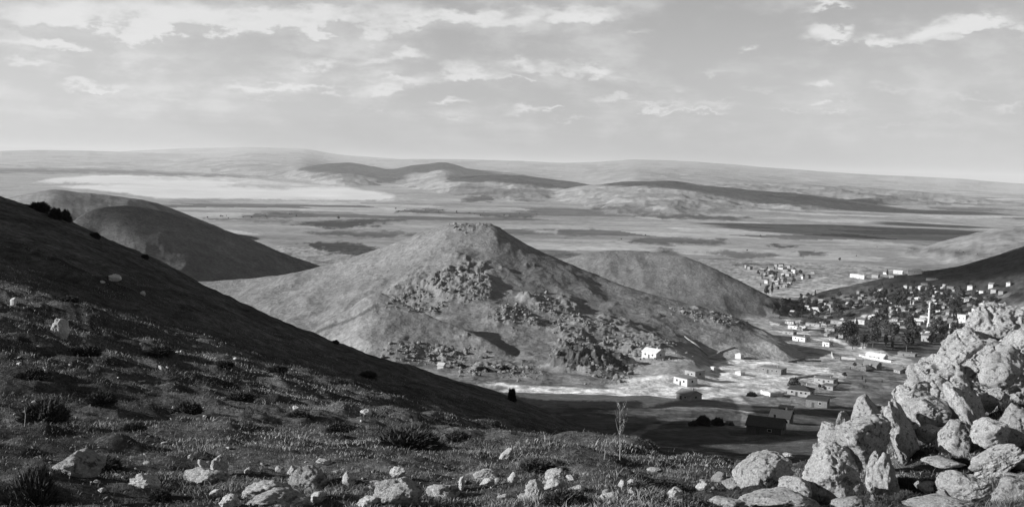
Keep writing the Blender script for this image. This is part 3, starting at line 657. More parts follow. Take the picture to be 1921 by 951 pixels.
def plain_mat(name, tone, var=0.12, scale=1.0, rough=0.9):
    m, k, b = mat(name); b.inputs['Roughness'].default_value = rough
    tc = k.add('ShaderNodeTexCoord'); n = k.noise(tc.outputs['Object'], 1.0 / scale, 6, 0.65)
    oi = k.add('ShaderNodeObjectInfo')
    v = k.math('MULTIPLY', k.ramp(n, 0.3, 0.7, tone * (1 - var), tone * (1 + var), False), k.math('ADD', 0.85, k.math('MULTIPLY', oi.outputs['Random'], 0.3)))
    k.l.new(grey(k, v), b.inputs['Base Color']); return m

# ------------------------------------------------------------------ rocks
def rock_mat(name, tone, spots, size):
    m, k, b = mat(name); b.inputs['Specular IOR Level'].default_value = 0.1
    P = k.add('ShaderNodeTexCoord').outputs['Object']
    n1 = k.noise(P, 3.0 / size, 6, 0.65); n2 = k.noise(P, 14.0 / size, 5, 0.7); n3 = k.noise(P, 48.0 / size, 4, 0.7); n4 = k.noise(P, 7.0 / size, 6, 0.72)
    v = k.math('MULTIPLY', k.ramp(n1, 0.3, 0.7, 0.78 * tone, 1.15 * tone, False), k.ramp(n3, 0.32, 0.68, 0.58, 1.32, False))
    lich = k.ramp(n2, 0.53, 0.63, 0.0, spots); v = k.math('MULTIPLY', v, k.math('SUBTRACT', 1.0, lich))
    big = k.ramp(k.noise(P, 5.0 / size, 6, 0.7), 0.60, 0.70, 0.0, 0.6); v = k.math('MULTIPLY', v, k.math('SUBTRACT', 1.0, big))
    pale = k.ramp(n4, 0.56, 0.66, 0.0, 0.35); v = k.math('MULTIPLY', v, k.math('ADD', 1.0, pale))
    oi = k.add('ShaderNodeObjectInfo'); v = k.math('MULTIPLY', v, k.math('ADD', 0.80, k.math('MULTIPLY', oi.outputs['Random'], 0.35)))
    k.l.new(grey(k, v), b.inputs['Base Color'])
    h = k.math('ADD', k.math('MULTIPLY', n2, 0.5), k.math('ADD', k.math('MULTIPLY', n3, 0.35), k.noise(P, 120.0 / size, 4, 0.7)))
    bp = k.add('ShaderNodeBump'); bp.inputs['Strength'].default_value = 0.9; bp.inputs['Distance'].default_value = 0.055 * size
    k.put(bp.inputs['Height'], h); k.l.new(bp.outputs[0], b.inputs['Normal'])
    return m
M_ROCK = rock_mat('lichen_limestone', .51, .70, 0.8)
M_ROCKW = rock_mat('pale_stone', .60, .6, 0.35)
M_SCREE = rock_mat('weathered_scree', .20, .5, 4.0)
def rock_shape(seed, sub=5, planes=14, flat=0.0, rough=1.0, sharp=14.0):
    rs = np.random.RandomState(seed); U, F = ICO[sub]
    N = rs.normal(size=(planes, 3)); N /= np.linalg.norm(N, axis=1)[:, None]
    D = rs.uniform(0.62, 1.0, planes)
    q = (U @ N.T) / D
    inv = np.log(np.exp(np.clip(q, -2, 3) * sharp).sum(1)) / sharp
    r = 1.0 / np.maximum(inv, 0.9)
    o = seed * 1.37
    p = U * r[:, None]
    n = 0.10 * fbm(p[:, 0] + o, p[:, 1], p[:, 2], 0.9, 3) + rough * (0.050 * fbm(p[:, 0] + o, p[:, 1], p[:, 2], 0.28, 4, 0.6) - 0.055 * np.clip(ridged(p[:, 0], p[:, 1] + o, p[:, 2] * 1.6, 0.75, 2) - 0.75, 0, 1))
    if sub >= 5:
        gr = fbm(p[:, 0] * 0.8 + o, p[:, 1] * 0.8, p[:, 2] * 1.1 + o, 0.62, 2); n = n - 0.075 * rough * np.exp(-(gr / 0.035) ** 2)
        gr = fbm(p[:, 0] + 2 * o, p[:, 1], p[:, 2] * 2.2, 0.40, 2); n = n - 0.04 * rough * np.exp(-(gr / 0.03) ** 2)
    p = p * (1 + n)[:, None]
    p -= (p.max(0) + p.min(0)) / 2
    return p / ((p.max(0) - p.min(0)) / 2), F          # fills a unit half-extent box
def rot2(V, ang):       # tilt in the picture plane (about y)
    c, s_ = math.cos(ang), math.sin(ang)
    return np.stack([V[:, 0] * c + V[:, 2] * s_, V[:, 1], -V[:, 0] * s_ + V[:, 2] * c], 1)
def boulder(name, px, py, w, h, rng=None, tilt=0, seed=1, sub=5, depth=0.85, label=None, cat='boulder', group=None, m=None, sharp=14.0, rough=1.0, planes=14, sink=0.16):
    """rock whose picture box is centred on (px, py), w x h photo pixels; stands on the ground unless a distance is given"""
    if rng is None: G, r_ = on_ground(px, py + h / 2 - 1)
    else: r_ = rng
    d = pix_ray(px, py); L = r_ / math.hypot(d[0], d[1]); C = d * L
    mm = r_ / FPX * math.hypot(1, 0.2)
    V, F = rock_shape(seed, sub, planes, 0, rough, sharp)
    if abs(tilt) >= 20: V = V * np.array([0.42, 1, 1])
    V = rot2(V, R(tilt)); V /= (V.max(0) - V.min(0)) / 2
    hw, hh = w * mm / 2, h * mm / 2
    hh2 = hh * (1 + sink)
    V = V * np.array([hw, max(hw, hh) * depth, hh2])
    az = math.atan2(d[0], d[1])
    C = C + np.array([math.sin(az), math.cos(az), 0]) * (0.25 * hw) - np.array([0, 0, hh * sink])
    c, s_ = math.cos(-az), math.sin(-az)
    V = np.stack([V[:, 0] * c - V[:, 1] * s_, V[:, 0] * s_ + V[:, 1] * c, V[:, 2]], 1)
    o = new_mesh(name, V, F, m or M_ROCK); o.location = C
    return tag(o, label, cat, group)
exec_rocks = True
OUT = 'rocks of the outcrop'
def outcrop():
    """the big bedrock mass: many rounded lumps merged into one body"""
    bm = bmesh.new()
    lumps = [(1885, 632, 17.3, 66, 56), (1880, 603, 17.5, 50, 32), (1826, 668, 16.6, 68, 50), (1770, 714, 16.0, 60, 46), (1850, 700, 16.4, 90, 62), (1712, 756, 15.5, 44, 42), (1930, 690, 16.6, 90, 80), (1780, 740, 15.8, 90, 50), (1700, 785, 15.2, 45, 48), (1640, 800, 14.6, 40, 40), (1850, 760, 16.3, 90, 60), (1950, 620, 17.6, 60, 40)]
    rs = np.random.RandomState(5)
    for i, (px, py, r_, w, h) in enumerate(lumps):
        V, F = rock_shape(40 + i, 4, 9, 0, 0.6, 26)
        d = pix_ray(px, py); C = d * (r_ / math.hypot(d[0], d[1])); mm = r_ / FPX
        V = V * np.array([w, 0.8 * max(w, h), h]) * mm
        vs = [bm.verts.new(Vector(v) + Vector(C)) for v in V]
        for f in F: bm.faces.new([vs[j] for j in f])
    me = bpy.data.meshes.new('rock_outcrop'); bm.to_mesh(me); bm.free()
    o = bpy.data.objects.new('rock_outcrop', me); COL.objects.link(o)
    md = o.modifiers.new('r', 'REMESH'); md.mode = 'VOXEL'; md.voxel_size = 0.014
    dg = bpy.context.evaluated_depsgraph_get(); ev = o.evaluated_get(dg); m2 = bpy.data.meshes.new_from_object(ev)
    o.modifiers.clear(); o.data = m2; bpy.data.meshes.remove(me); m2.name = 'rock_outcrop'
    n = len(m2.vertices); V = np.empty(n * 3, np.float32); m2.vertices.foreach_get('co', V); V = V.reshape(-1, 3)
    N = np.empty(n * 3, np.float32); m2.vertex_normals.foreach_get('vector', N); N = N.reshape(-1, 3)
    x, y, z = V.T
    dsp = 0.045 * fbm(x, y, z, 0.5, 3) + 0.022 * fbm(x, y, z, 0.12, 4, 0.6) - 0.05 * np.clip(ridged(x + 0.4 * z, y, z * 1.2, 0.55, 3) - 0.85, 0, 1)
    for q_, sc_, am_ in ((0.6, 0.55, .045), (1.6, 0.30, .03), (2.6, 0.9, .05)):
        gr = fbm(x * 0.9 + 0.5 * z + q_, y, z * 1.25 - 0.3 * x, sc_, 2); dsp = dsp - am_ * np.exp(-(gr / 0.03) ** 2)
    V = V + N * dsp[:, None]
    m2.vertices.foreach_set('co', V.ravel()); m2.polygons.foreach_set('use_smooth', [True] * len(m2.polygons)); m2.materials.clear(); m2.materials.append(M_ROCK); m2.update()
    tag(o, 'large pale bedrock outcrop with a domed top rising above the village', 'rock outcrop', OUT)
outcrop()
BOULDERS = [  # px, py, w, h, range, tilt, seed, label
 (1430, 893, 112, 88, 8.6, 0, 1, 'big rounded boulder with dark lichen blotches, at the outer edge of the outcrop'),
 (1374, 906, 40, 22, 8.7, 0, 2, 'small pale stone tucked against the big rounded boulder'),
 (1490, 918, 62, 44, 8.3, 10, 3, 'low rounded stone between the two biggest boulders'),
 (1567, 893, 114, 104, 8.5, 15, 4, 'tall broad boulder standing in front of the outcrop, its side in shade'),
 (1606, 832, 128, 92, 10.6, -8, 5, 'wide rough boulder lodged above the tall broad boulder'),
 (1627, 785, 58, 84, 12.6, -12, 6, 'upright fin of rock with a dark shaded right face'),
 (1581, 798, 26, 50, 11.6, 12, 7, 'narrow pointed rock spike beside the upright fin'),
 (1551, 815, 30, 42, 11.2, 0, 8, 'small pointed rock below the narrow spike'),
 (1690, 804, 66, 108, 12.2, -28, 9, 'long leaning slab with its lower end cut off square'),
 (1735, 770, 84, 46, 13.2, 14, 10, 'wedge shaped block wedged under the bedrock'),
 (1742, 812, 50, 30, 12.4, -5, 11, 'flat topped stone resting beside the leaning slab'),
 (1790, 820, 62, 62, 12.2, 5, 12, 'cracked knobbly boulder at the foot of the outcrop hollow'),
 (1822, 778, 78, 112, 13.4, -32, 13, 'tall tilted slab leaning across the outcrop'),
 (1858, 746, 42, 38, 13.8, 20, 14, 'angular block beyond the tall tilted slab'),
 (1858, 812, 66, 46, 12.0, -5, 15, 'smooth pale block under the tilted slab'),
 (1905, 800, 56, 76, 12.2, 10, 16, 'rounded rock cut by the frame beside the smooth pale block'),
 (1868, 862, 88, 56, 10.4, 22, 17, 'sloping wedge of stone with one clean bright face'),
 (1812, 915, 100, 50, 8.7, 8, 18, 'long flat stone with a dark hollow in its side'),
 (1775, 933, 32, 28, 8.3, 0, 19, 'small round stone in front of the long flat stone'),
 (1898, 925, 66, 56, 8.4, 0, 20, 'pale lumpy rock in the bottom right corner'),
 (1638, 890, 26, 78, 9.4, -4, 21, 'thin upright splinter of rock beside the twin pillar'),
 (1665, 905, 50, 106, 9.3, 10, 22, 'stout upright pillar of rock with a hole in it'),
 (1460, 944, 150, 34, 7.6, 0, 23, 'broad low rock at the bottom edge under the rounded boulder'),
 (1360, 946, 76, 22, 7.3, 0, 24, 'low flat rock at the bottom edge, part buried'),
 (1770, 868, 76, 12, 10.4, 6, 25, 'thin flat slab lying in the dry grass'),
 (1830, 876, 24, 14, 10.0, 0, 26, 'small stone at the end of the thin flat slab'),
 (1736, 912, 26, 18, 9.0, 0, 27, 'little bright stone in the dark grass'),
 (1880, 684, 74, 66, 15.4, 0, 28, 'grey shaded block set into the upper outcrop'),
 (1760, 946, 120, 18, 7.7, 0, 29, 'row of low stone along the bottom edge'),
 (1722, 908, 14, 12, 9.2, 0, 30, 'tiny bright stone in the dark grass'),
 (1480, 854, 22, 9, 10.6, -10, 31, 'thin pale chip of rock behind the rounded boulder'),
 (1545, 845, 40, 40, 10.4, 0, 32, 'pale lump under the pointed rocks'),
 (1590, 945, 60, 22, 7.8, 0, 33, 'half buried stone at the foot of the tall broad boulder'),
]
for px, py, w, h, rg, tl, sdn, lb in BOULDERS:
    boulder('boulder', px, py, w, h, rg, tl, sdn, 6 if w > 80 else 5, label=lb, group=OUT, sharp=(9 if sdn in (1, 3, 16, 19) else 16), planes=(10 if sdn in (6, 7, 8, 9, 13, 21) else 15))
STONES = [
 (150, 868, 92, 40, 0, 41, 'big half buried rock with a bright left end among dark bushes'), (271, 903, 58, 26, 0, 42, 'rounded bright stone casting a long shadow in the grass'), (388, 896, 84, 26, 0, 43, 'low wide stone below the pair of small upright stones'),
 (411, 873, 34, 40, 0, 44, 'pointed upright stone standing on the low wide stone'), (384, 872, 26, 22, -25, 45, 'leaning stone beside the pointed upright stone'), (500, 918, 90, 34, 0, 46, 'grey lichen covered slab partly grown over by grass'),
 (578, 897, 76, 44, 12, 47, 'large angular stone with a bright sloping top'), (520, 938, 120, 30, 0, 48, 'long spotted slab at the bottom edge'), (598, 930, 30, 18, 0, 49, 'small bright stone on the end of the long spotted slab'),
 (431, 939, 40, 22, 0, 50, 'twin lumped pale stone at the bottom edge'), (404, 925, 22, 14, 0, 51, 'small dim stone left of the spotted slab'), (652, 897, 28, 26, 0, 52, 'small triangular bright stone alone in the grass'),
 (748, 922, 92, 50, 0, 53, 'big dark sided boulder with a bright left shoulder'), (690, 941, 44, 18, 0, 54, 'low stone beside the dark sided boulder'), (748, 885, 34, 18, 15, 55, 'dark stone with a bright top edge behind the dark sided boulder'),
 (830, 919, 66, 26, 6, 56, 'flat pale stone sloping into the grass'), (866, 905, 12, 26, 0, 57, 'thin upright splinter beside the flat pale stone'), (912, 891, 48, 22, -10, 58, 'tilted bright slab resting on a smaller stone'),
 (914, 904, 28, 14, 0, 59, 'small stone under the tilted bright slab'), (950, 850, 26, 22, 20, 60, 'bright stone on the crest with a dark gap behind it'), (963, 895, 22, 20, 0, 61, 'pale crumbly stone between two bright rocks'),
 (1003, 917, 38, 40, 0, 62, 'pyramid shaped white stone'), (1040, 889, 38, 22, -6, 63, 'white rounded stone on top of a dark heap'), (1043, 907, 46, 24, 0, 64, 'speckled stone below the white rounded stone'),
 (1074, 896, 24, 10, -30, 65, 'thin tilted chip beside the speckled stone'), (1080, 916, 36, 12, 0, 66, 'flat pale stone with a deep shadow in front'), (1166, 907, 14, 16, 0, 67, 'small pale stone below the dry stalk'),
 (1186, 903, 18, 10, 0, 68, 'tiny pale stone just past the dry stalk'), (1186, 920, 14, 12, 0, 69, 'tiny round stone near the bottom under the stalk'), (1134, 934, 16, 12, -35, 70, 'thin leaning chip near the bottom edge'),
 (1266, 925, 30, 22, 0, 71, 'jagged low stone in the open turf'), (1317, 912, 24, 15, 0, 72, 'smooth oval stone alone in the open turf'), (1046, 946, 24, 14, 0, 73, 'rounded stone cut by the bottom edge'),
 (610, 866, 34, 8, -28, 74, 'long thin tilted stone lying in the grass'), (548, 882, 20, 18, 0, 75, 'narrow stone behind the large angular stone'), (525, 880, 18, 12, 0, 76, 'dark small stone with a lit rim'), (466, 882, 16, 12, 0, 77, 'small dim stone in the grass between larger ones'),
 (686, 773, 24, 10, 0, 78, 'bright flat stone on the upper edge of the lit turf'), (558, 765, 18, 9, 0, 79, 'pale stone on the slope above the bushes'), (112, 614, 34, 36, 10, 80, 'single bright angular rock high on the dark slope'),
 (216, 521, 22, 13, 0, 81, 'rounded pale rock near the skyline on the dark slope'), (26, 566, 12, 14, 0, 82, 'pale rock at the far edge of the dark slope'), (192, 529, 10, 5, 0, 83, 'small chip just below the rounded pale rock'),
 (268, 550, 10, 8, 0, 84, 'small bright stone right of the rounded pale rock'), (36, 682, 9, 6, 0, 85, 'white pebble in grass at the frame edge'), (304, 690, 14, 9, -30, 86, 'pale stone with a bright tip on the mid slope'),
 (157, 640, 8, 6, 0, 87, 'small stone below the bright angular rock'), (326, 764, 7, 6, 0, 88, 'round white pebble below dark bush'), (1000, 933, 60, 12, 0, 89, 'low shaded stone ledge at the bottom'), (1228, 880, 30, 8, 0, 90, 'faint flat stone lying on the crest'),
]
for px, py, w, h, tl, sdn, lb in STONES:
    boulder('stone', px, py, w, h, None, tl, sdn, 5 if w > 30 else 4, label=lb, cat='stone', m=M_ROCKW if w < 60 else M_ROCK, group='stones in the turf', sharp=26, rough=1.5, planes=11, sink=0.34)
# pebbles scattered over the near turf, and the rock field on the hill: a few shared shapes, every rock an object
PROTO = []
for i in range(7):
    V, F = rock_shape(200 + i, 3, 9, 0, 1.0, 30); PROTO.append((V, F))
def scatter_rocks(polys, n, size, name, label, group, m, rmin, rs, cat='rock', sq=(0.5, 0.95), poww=2.0):
    meshes = []
    for V, F in PROTO:
        o = new_mesh(name, V, F, m); meshes.append(o.data); bpy.data.objects.remove(o)
    made = 0; tries = 0
    areas = np.array([max((max(p[0] for p in P) - min(p[0] for p in P)) * (max(p[1] for p in P) - min(p[1] for p in P)), 1) for P in polys]); areas = areas / areas.sum()
    while made < n and tries < n * 20:
        tries += 1
        P = polys[rs.choice(len(polys), p=areas)]
        px = rs.uniform(min(p[0] for p in P), max(p[0] for p in P)); py = rs.uniform(min(p[1] for p in P), max(p[1] for p in P))
        if not in_poly(np.array([px]), np.array([py]), P)[0]: continue
        if rmin > 100: px += rs.normal() * 9; py += rs.normal() * 4
        G, r_ = on_ground(px, py, rmin)
        sz = (size[0] + (size[1] - size[0]) * rs.rand() ** poww) * r_ / FPX / 2
        o = bpy.data.objects.new(name, meshes[rs.randint(len(meshes))]); COL.objects.link(o)
        f = rs.uniform(*sq); o.scale = (sz * rs.uniform(0.8, 1.3), sz * rs.uniform(0.8, 1.2), sz * f)
        o.location = (G[0], G[1], G[2] + sz * f * 0.35); o.rotation_euler = (rs.uniform(-.4, .4), rs.uniform(-.4, .4), rs.uniform(0, 6.28))
        tag(o, label, cat, group); made += 1
rs = np.random.RandomState(17)
scatter_rocks([[(22, 885), (700, 895), (1350, 895), (1350, 944), (22, 944)], [(200, 862), (980, 872), (980, 900), (200, 905)]], 95, (6, 24), 'stone', 'angular loose rock half sunk in the grass along the near edge', 'loose rocks in the near grass', M_ROCKW, 5, rs, 'stone', (0.35, 0.75), 2.6)
scatter_rocks([[(1330, 900), (1600, 900), (1921, 850), (1921, 944), (1330, 944)]], 45, (8, 30), 'stone', 'broken stone lying between the boulders of the outcrop', 'broken stones between the boulders', M_ROCK, 5, rs, 'stone', (0.4, 0.9), 2.2)
rs = np.random.RandomState(11)
scatter_rocks([[(22, 560), (420, 640), (720, 740), (720, 800), (22, 780)], [(22, 800), (900, 850), (1350, 880), (1350, 940), (22, 940)]], 110, (3, 12), 'pebble', 'small loose pale stone lying in the dark turf', 'small loose stones in the turf', M_ROCKW, 5, rs, 'stone', (0.4, 0.8), 2.5)
SCREE = [[(720, 565), (770, 548), (815, 525), (845, 498), (900, 500), (935, 545), (900, 562), (850, 578), (780, 584)], [(925, 575), (985, 578), (1025, 608), (960, 620)], [(985, 545), (1060, 580), (1180, 625), (1290, 665), (1260, 672), (1140, 650), (1040, 615)],
         [(1045, 655), (1120, 655), (1200, 690), (1170, 712), (1060, 705)], [(1040, 630), (1100, 628), (1110, 650), (1050, 652)], [(700, 655), (780, 640), (900, 660), (915, 676), (760, 680)], [(830, 425), (900, 420), (925, 428), (860, 434)], [(1250, 580), (1340, 588), (1400, 605), (1360, 612), (1280, 600)], [(820, 680), (1010, 690), (1000, 705), (850, 700)]]
scatter_rocks(SCREE, 230, (2.5, 12), 'rock', 'weathered rock in the boulder field on the cone shaped hill', 'rocks of the boulder field on the hill', M_SCREE, 300, rs, 'rock', (0.6, 1.15), 3.2)
def scree_stuff(n, rs):
    VV, FF = [], []; b = 0
    V0, F0 = ICO[2]
    areas = np.array([(max(p[0] for p in P) - min(p[0] for p in P)) * (max(p[1] for p in P) - min(p[1] for p in P)) for P in SCREE]); areas = areas / areas.sum()
    cand = np.nonzero((RA.ravel() > 450) & (RA.ravel() < 1000))[0]
    cx, cy = PX.ravel()[cand], PY.ravel()[cand]
    ok = np.zeros(len(cand), bool)
    jx = cx + 22 * perlin(cx / 30, cy / 14, 0.5) + rs.normal(size=len(cx)) * 9; jy = cy + 9 * perlin(cx / 30, cy / 14, 7.5) + rs.normal(size=len(cx)) * 4
    for P in SCREE: ok |= in_poly(jx, jy, P)
    ok &= fbm(VALL[cand, 0], VALL[cand, 1], 2, 22, 3) > -0.1
    cand = cand[ok]; pick = rs.choice(cand, n)
    shapes = []
    for i in range(8):
        q = V0 * (1 + 0.35 * fbm(V0[:, 0] + i * 3, V0[:, 1], V0[:, 2], 0.8, 3))[:, None]; shapes.append(q)
    for p in pick:
        s_ = rs.uniform(0.2, 0.8) * (0.5 + 1.6 * rs.rand() ** 4)
        a = rs.uniform(0, 6.28); c, sn = math.cos(a), math.sin(a)
        q = shapes[rs.randint(8)] * np.array([s_ * rs.uniform(.8, 1.4), s_, s_ * rs.uniform(.6, 1.2)])
        q = np.stack([q[:, 0] * c - q[:, 1] * sn, q[:, 0] * sn + q[:, 1] * c, q[:, 2]], 1) + VALL[p] + rs.normal(size=3) * np.array([.8, .8, .05]) + np.array([0, 0, s_ * .2])
        VV.append(q); FF.append(F0 + b); b += len(V0)
    o = new_mesh('scree', np.concatenate(VV), np.concatenate(FF), M_SCREE, False); o['kind'] = 'stuff'; o['label'] = 'loose small rubble among the rocks of the hill'
scree_stuff(3200, rs)
print('rocks', round(time.time() - T0, 1))

# ------------------------------------------------------------------ grass and bushes of the near hillside
def blade_mat(name, tone):
    m, k, b = mat(name)
    at = k.add('ShaderNodeAttribute', attribute_name='tone'); k.l.new(grey(k, k.math('MULTIPLY', at.outputs['Fac'], tone)), b.inputs['Base Color'])
    b.inputs['Specular IOR Level'].default_value = 0.2
    return m
M_GRASS = blade_mat('dry_grass', 1.0)
def blades(P, Hh, Wd, lean, tone, tipgain, rs):
    """arrays of bent grass blades: 5 vertices, 3 triangles each"""
    n = len(P); a = rs.uniform(0, 6.283, n); side = np.stack([np.cos(a), np.sin(a), np.zeros(n)], 1)
    b = rs.uniform(0, 6.283, n); ln = np.stack([np.cos(b), np.sin(b), np.zeros(n)], 1) * (lean * Hh)[:, None] + np.array([0.10, 0.03, 0]) * Hh[:, None]
    up = np.array([0, 0, 1.0])
    p0 = P - up * 0.02; p1 = P + up * (Hh * 0.55)[:, None] + ln * 0.35; p2 = P + up * Hh[:, None] + ln
    w = side * Wd[:, None] / 2
    V = np.stack([p0 - w, p0 + w, p1 - w * 0.75, p1 + w * 0.75, p2], 1).reshape(-1, 3)
    i = np.arange(n)[:, None] * 5
    F = np.concatenate([i + np.array([0, 1, 3]), i + np.array([0, 3, 2]), i + np.array([2, 3, 4])], 1).reshape(-1, 3)
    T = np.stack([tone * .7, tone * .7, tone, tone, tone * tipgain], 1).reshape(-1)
    return V, F, T
def grass():
    rs = np.random.RandomState(21)
    n = 520000
    a = rs.uniform(R(-29), R(28), n); r = np.exp(rs.uniform(math.log(4.6), math.log(75), n))
    x, y = r * np.sin(a), r * np.cos(a)
    cl = fbm(x, y, 8, 1.1, 3) + 0.7 * fbm(x, y, 3, 5.0, 2)
    keep = rs.rand(n) < np.clip(0.6 + 0.6 * cl, 0.28, 1)
    x, y, r, cl = x[keep], y[keep], r[keep], cl[keep]
    z = height(x, y)[0]; n = len(x)
    big = np.clip(r / 11, 0.8, 3.2)
    H = (0.016 + 0.036 * np.clip(0.35 + cl, 0, 1.6) * rs.rand(n) ** 1.5) * (0.85 + 0.2 * big)
    st = rs.rand(n) < 0.006; H = np.where(st, H * 2.6, H)
    Wd = (0.0035 + 0.0035 * rs.rand(n)) * big * np.where(st, 0.6, 1)
    pt = fbm(x, y, 12, 3.2, 3); tone = (0.08 + 0.24 * rs.rand(n) ** 2.0) * (0.9 + 0.4 * np.clip(cl, -0.5, 1)) * np.clip(1 + 1.1 * pt, 0.35, 2.2); tone = np.where(st, 0.22, tone)
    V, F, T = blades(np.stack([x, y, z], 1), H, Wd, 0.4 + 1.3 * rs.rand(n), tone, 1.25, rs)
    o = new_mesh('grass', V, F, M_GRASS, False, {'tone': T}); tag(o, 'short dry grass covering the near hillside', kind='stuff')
grass()
def cushion_mesh(name, seed, n=2600, spike=0.30, tone=0.045):
    rs = np.random.RandomState(seed)
    U = rs.normal(size=(n, 3)); U[:, 2] = np.abs(U[:, 2]); U /= np.linalg.norm(U, axis=1)[:, None]
    lob = 0.72 + 0.22 * fbm(U[:, 0] * 1.3 + seed, U[:, 1] * 1.3, U[:, 2], 0.6, 3)
    P = U * (lob * rs.uniform(0.72, 1.0, n))[:, None]
    L = spike * rs.uniform(0.5, 1.2, n)
    d = U + rs.normal(size=(n, 3)) * 0.45 + np.array([0, 0, 0.35]); d /= np.linalg.norm(d, axis=1)[:, None]
    w = np.cross(d, rs.normal(size=(n, 3))); w /= np.linalg.norm(w, axis=1)[:, None]
    w *= (0.018 + 0.018 * rs.rand(n))[:, None]
    V = np.stack([P - w, P + w, P + d * L[:, None]], 1).reshape(-1, 3)
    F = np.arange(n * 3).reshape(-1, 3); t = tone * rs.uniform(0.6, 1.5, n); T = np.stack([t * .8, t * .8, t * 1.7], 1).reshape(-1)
    cv, cf = ICO[3]; c = cv * (0.66 + 0.16 * fbm(cv[:, 0] * 1.3 + seed, cv[:, 1] * 1.3, cv[:, 2], 0.6, 3))[:, None]
    F = np.concatenate([F, cf + len(V)]); T = np.concatenate([T, np.full(len(c), tone * 0.7)]); V = np.concatenate([V, c])
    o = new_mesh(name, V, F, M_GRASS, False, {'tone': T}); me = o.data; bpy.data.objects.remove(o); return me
CUSH = [cushion_mesh('thorn_bush', s_) for s_ in (1, 2, 3, 4)]
LEAFB = [cushion_mesh('bush', s_, 4200, 0.16, 0.028) for s_ in (11, 12, 13)]
def bush(name, px, py, w, h, label, cat='bush', group=None, meshes=CUSH, rmin=5, seed=0):
    G, r_ = on_ground(px, py + h * 0.45, rmin); mm = r_ / FPX
    o = bpy.data.objects.new(name, meshes[seed % len(meshes)]); COL.objects.link(o)
    o.scale = (w * mm / 2, w * mm / 2 * 0.9, h * mm * 0.92); o.location = (G[0], G[1], G[2] - 0.03 * h * mm); o.rotation_euler = (0, 0, seed * 1.7)
    return tag(o, label, cat, group)
for i, (px, py, w, h, lb) in enumerate([
    (84, 768, 104, 52, 'wide dark thorn bush low on the near slope'), (62, 910, 112, 84, 'big black bush filling the bottom corner'), (765, 818, 150, 52, 'broad bushy tussock on the crest of the near turf'),
    (352, 762, 74, 26, 'low thorn bush above the scattered stones'), (190, 742, 66, 26, 'low dark bush just above the wide dark thorn bush'), (250, 800, 60, 20, 'flat dark bush in the middle of the near turf'),
    (450, 742, 70, 20, 'flat thorn bush on the lit part of the slope'), (560, 775, 60, 18, 'low bush beside the pale stone on the slope'), (690, 700, 44, 14, 'small dark bush at the shaded edge of the slope'),
    (300, 655, 60, 20, 'dark bush below the rounded pale rock'), (160, 655, 70, 22, 'dark bush right under the bright angular rock'), (60, 700, 70, 24, 'dark bush at the frame edge on the slope'),
    (195, 868, 80, 34, 'dark bush grown round the half buried rock'), (300, 925, 50, 24, 'dark tuft in front of the rounded bright stone'), (1010, 868, 90, 22, 'dark tuft in the gap behind the bright crest stone'),
    (1060, 930, 110, 34, 'dark bush in the shadow under the flat pale stone'), (860, 815, 60, 24, 'grassy tuft on the crest beside the broad tussock'), (640, 800, 70, 20, 'grassy tuft on the lit turf'),
    (420, 680, 50, 14, 'thin low bush on the mid slope'), (520, 690, 46, 14, 'small low bush on the lower mid slope'), (130, 560, 40, 14, 'small dark bush above the bright angular rock'), (1250, 905, 80, 16, 'low tuft on the open turf'), (1700, 905, 70, 30, 'dark tussock in the hollow of the outcrop'), (1840, 735, 90, 40, 'dry tussock growing high in the outcrop'), (1800, 866, 60, 22, 'grassy tussock between the thin flat slab and the sloping wedge'), (1722, 850, 50, 20, 'small tussock under the leaning slab'), (1500, 935, 50, 24, 'tuft between the low rocks at the bottom edge'), (1700, 930, 44, 26, 'tuft at the foot of the stout upright pillar'), (1895, 760, 50, 26, 'tuft near the frame edge in the upper hollow'), (1410, 938, 40, 16, 'thin tuft under the big rounded boulder')]):
    bush('thorn_bush', px, py, w, h, lb, 'bush', 'thorn bushes on the near slope', CUSH, 5, i)
for i, (px, py, w, h, lb) in enumerate([(74, 386, 48, 22, 'longer of the two dark bushes on the skyline'), (104, 398, 34, 26, 'dark bush joining the two skyline bushes'), (122, 402, 28, 26, 'dark round bush at the end of the skyline row'), (960, 736, 24, 34, 'lone black bush standing on the shaded ridge before the pale track'),
        (178, 440, 24, 14, 'small bush on the ridge below the skyline row'), (272, 480, 20, 10, 'tiny tuft on the ridge'), (630, 640, 18, 10, 'tiny bush on the shaded ridge under the spur')]):
    bush('bush', px, py, w, h, lb, 'bush', None, LEAFB, 20, i)
# dry stalk on the crest
def stalk(px, py_base, py_top, label):
    G, r_ = on_ground(px, py_base); hgt = (py_base - py_top) * r_ / FPX; rs = np.random.RandomState(4)
    M, k, b = mat('dry_stem'); b.inputs['Base Color'].default_value = (.26, .26, .26, 1)
    root = empty('dry_stalk', G, 0, label, 'plant')
    t = MB().tube([(0, 0, -0.03), (-.004, 0, hgt * .35), (-.012, 0, hgt * .7), (-.02, 0, hgt)], [.006, .005, .004, .002]); t.build('stem', M, root)
    for i in range(15):
        z0 = hgt * rs.uniform(.34, .88); a = rs.uniform(0, 6.28); l = hgt * rs.uniform(.2, .42) * (1.15 - z0 / hgt * 0.6); o = Vector((math.cos(a), math.sin(a) * .7, 0)) * l * .42
        br = MB(); p0 = Vector((-.008, 0, z0)); p1 = p0 + o * .6 + Vector((0, 0, l * .45)); p2 = p0 + o + Vector((0, 0, l))
        br.tube([p0, p1, p2], [.0035, .0028, .0016], 4)
        for q in range(7):
            c = p0.lerp(p2, .3 + .1 * q) + Vector(rs.normal(size=3) * .008); d = Vector(rs.normal(size=3)).normalized() * .016; e = Vector(rs.normal(size=3)).normalized() * .006
            br.poly([c - e, c + e, c + d], [[0, 1, 2]])
        br.build('branch', M, root)
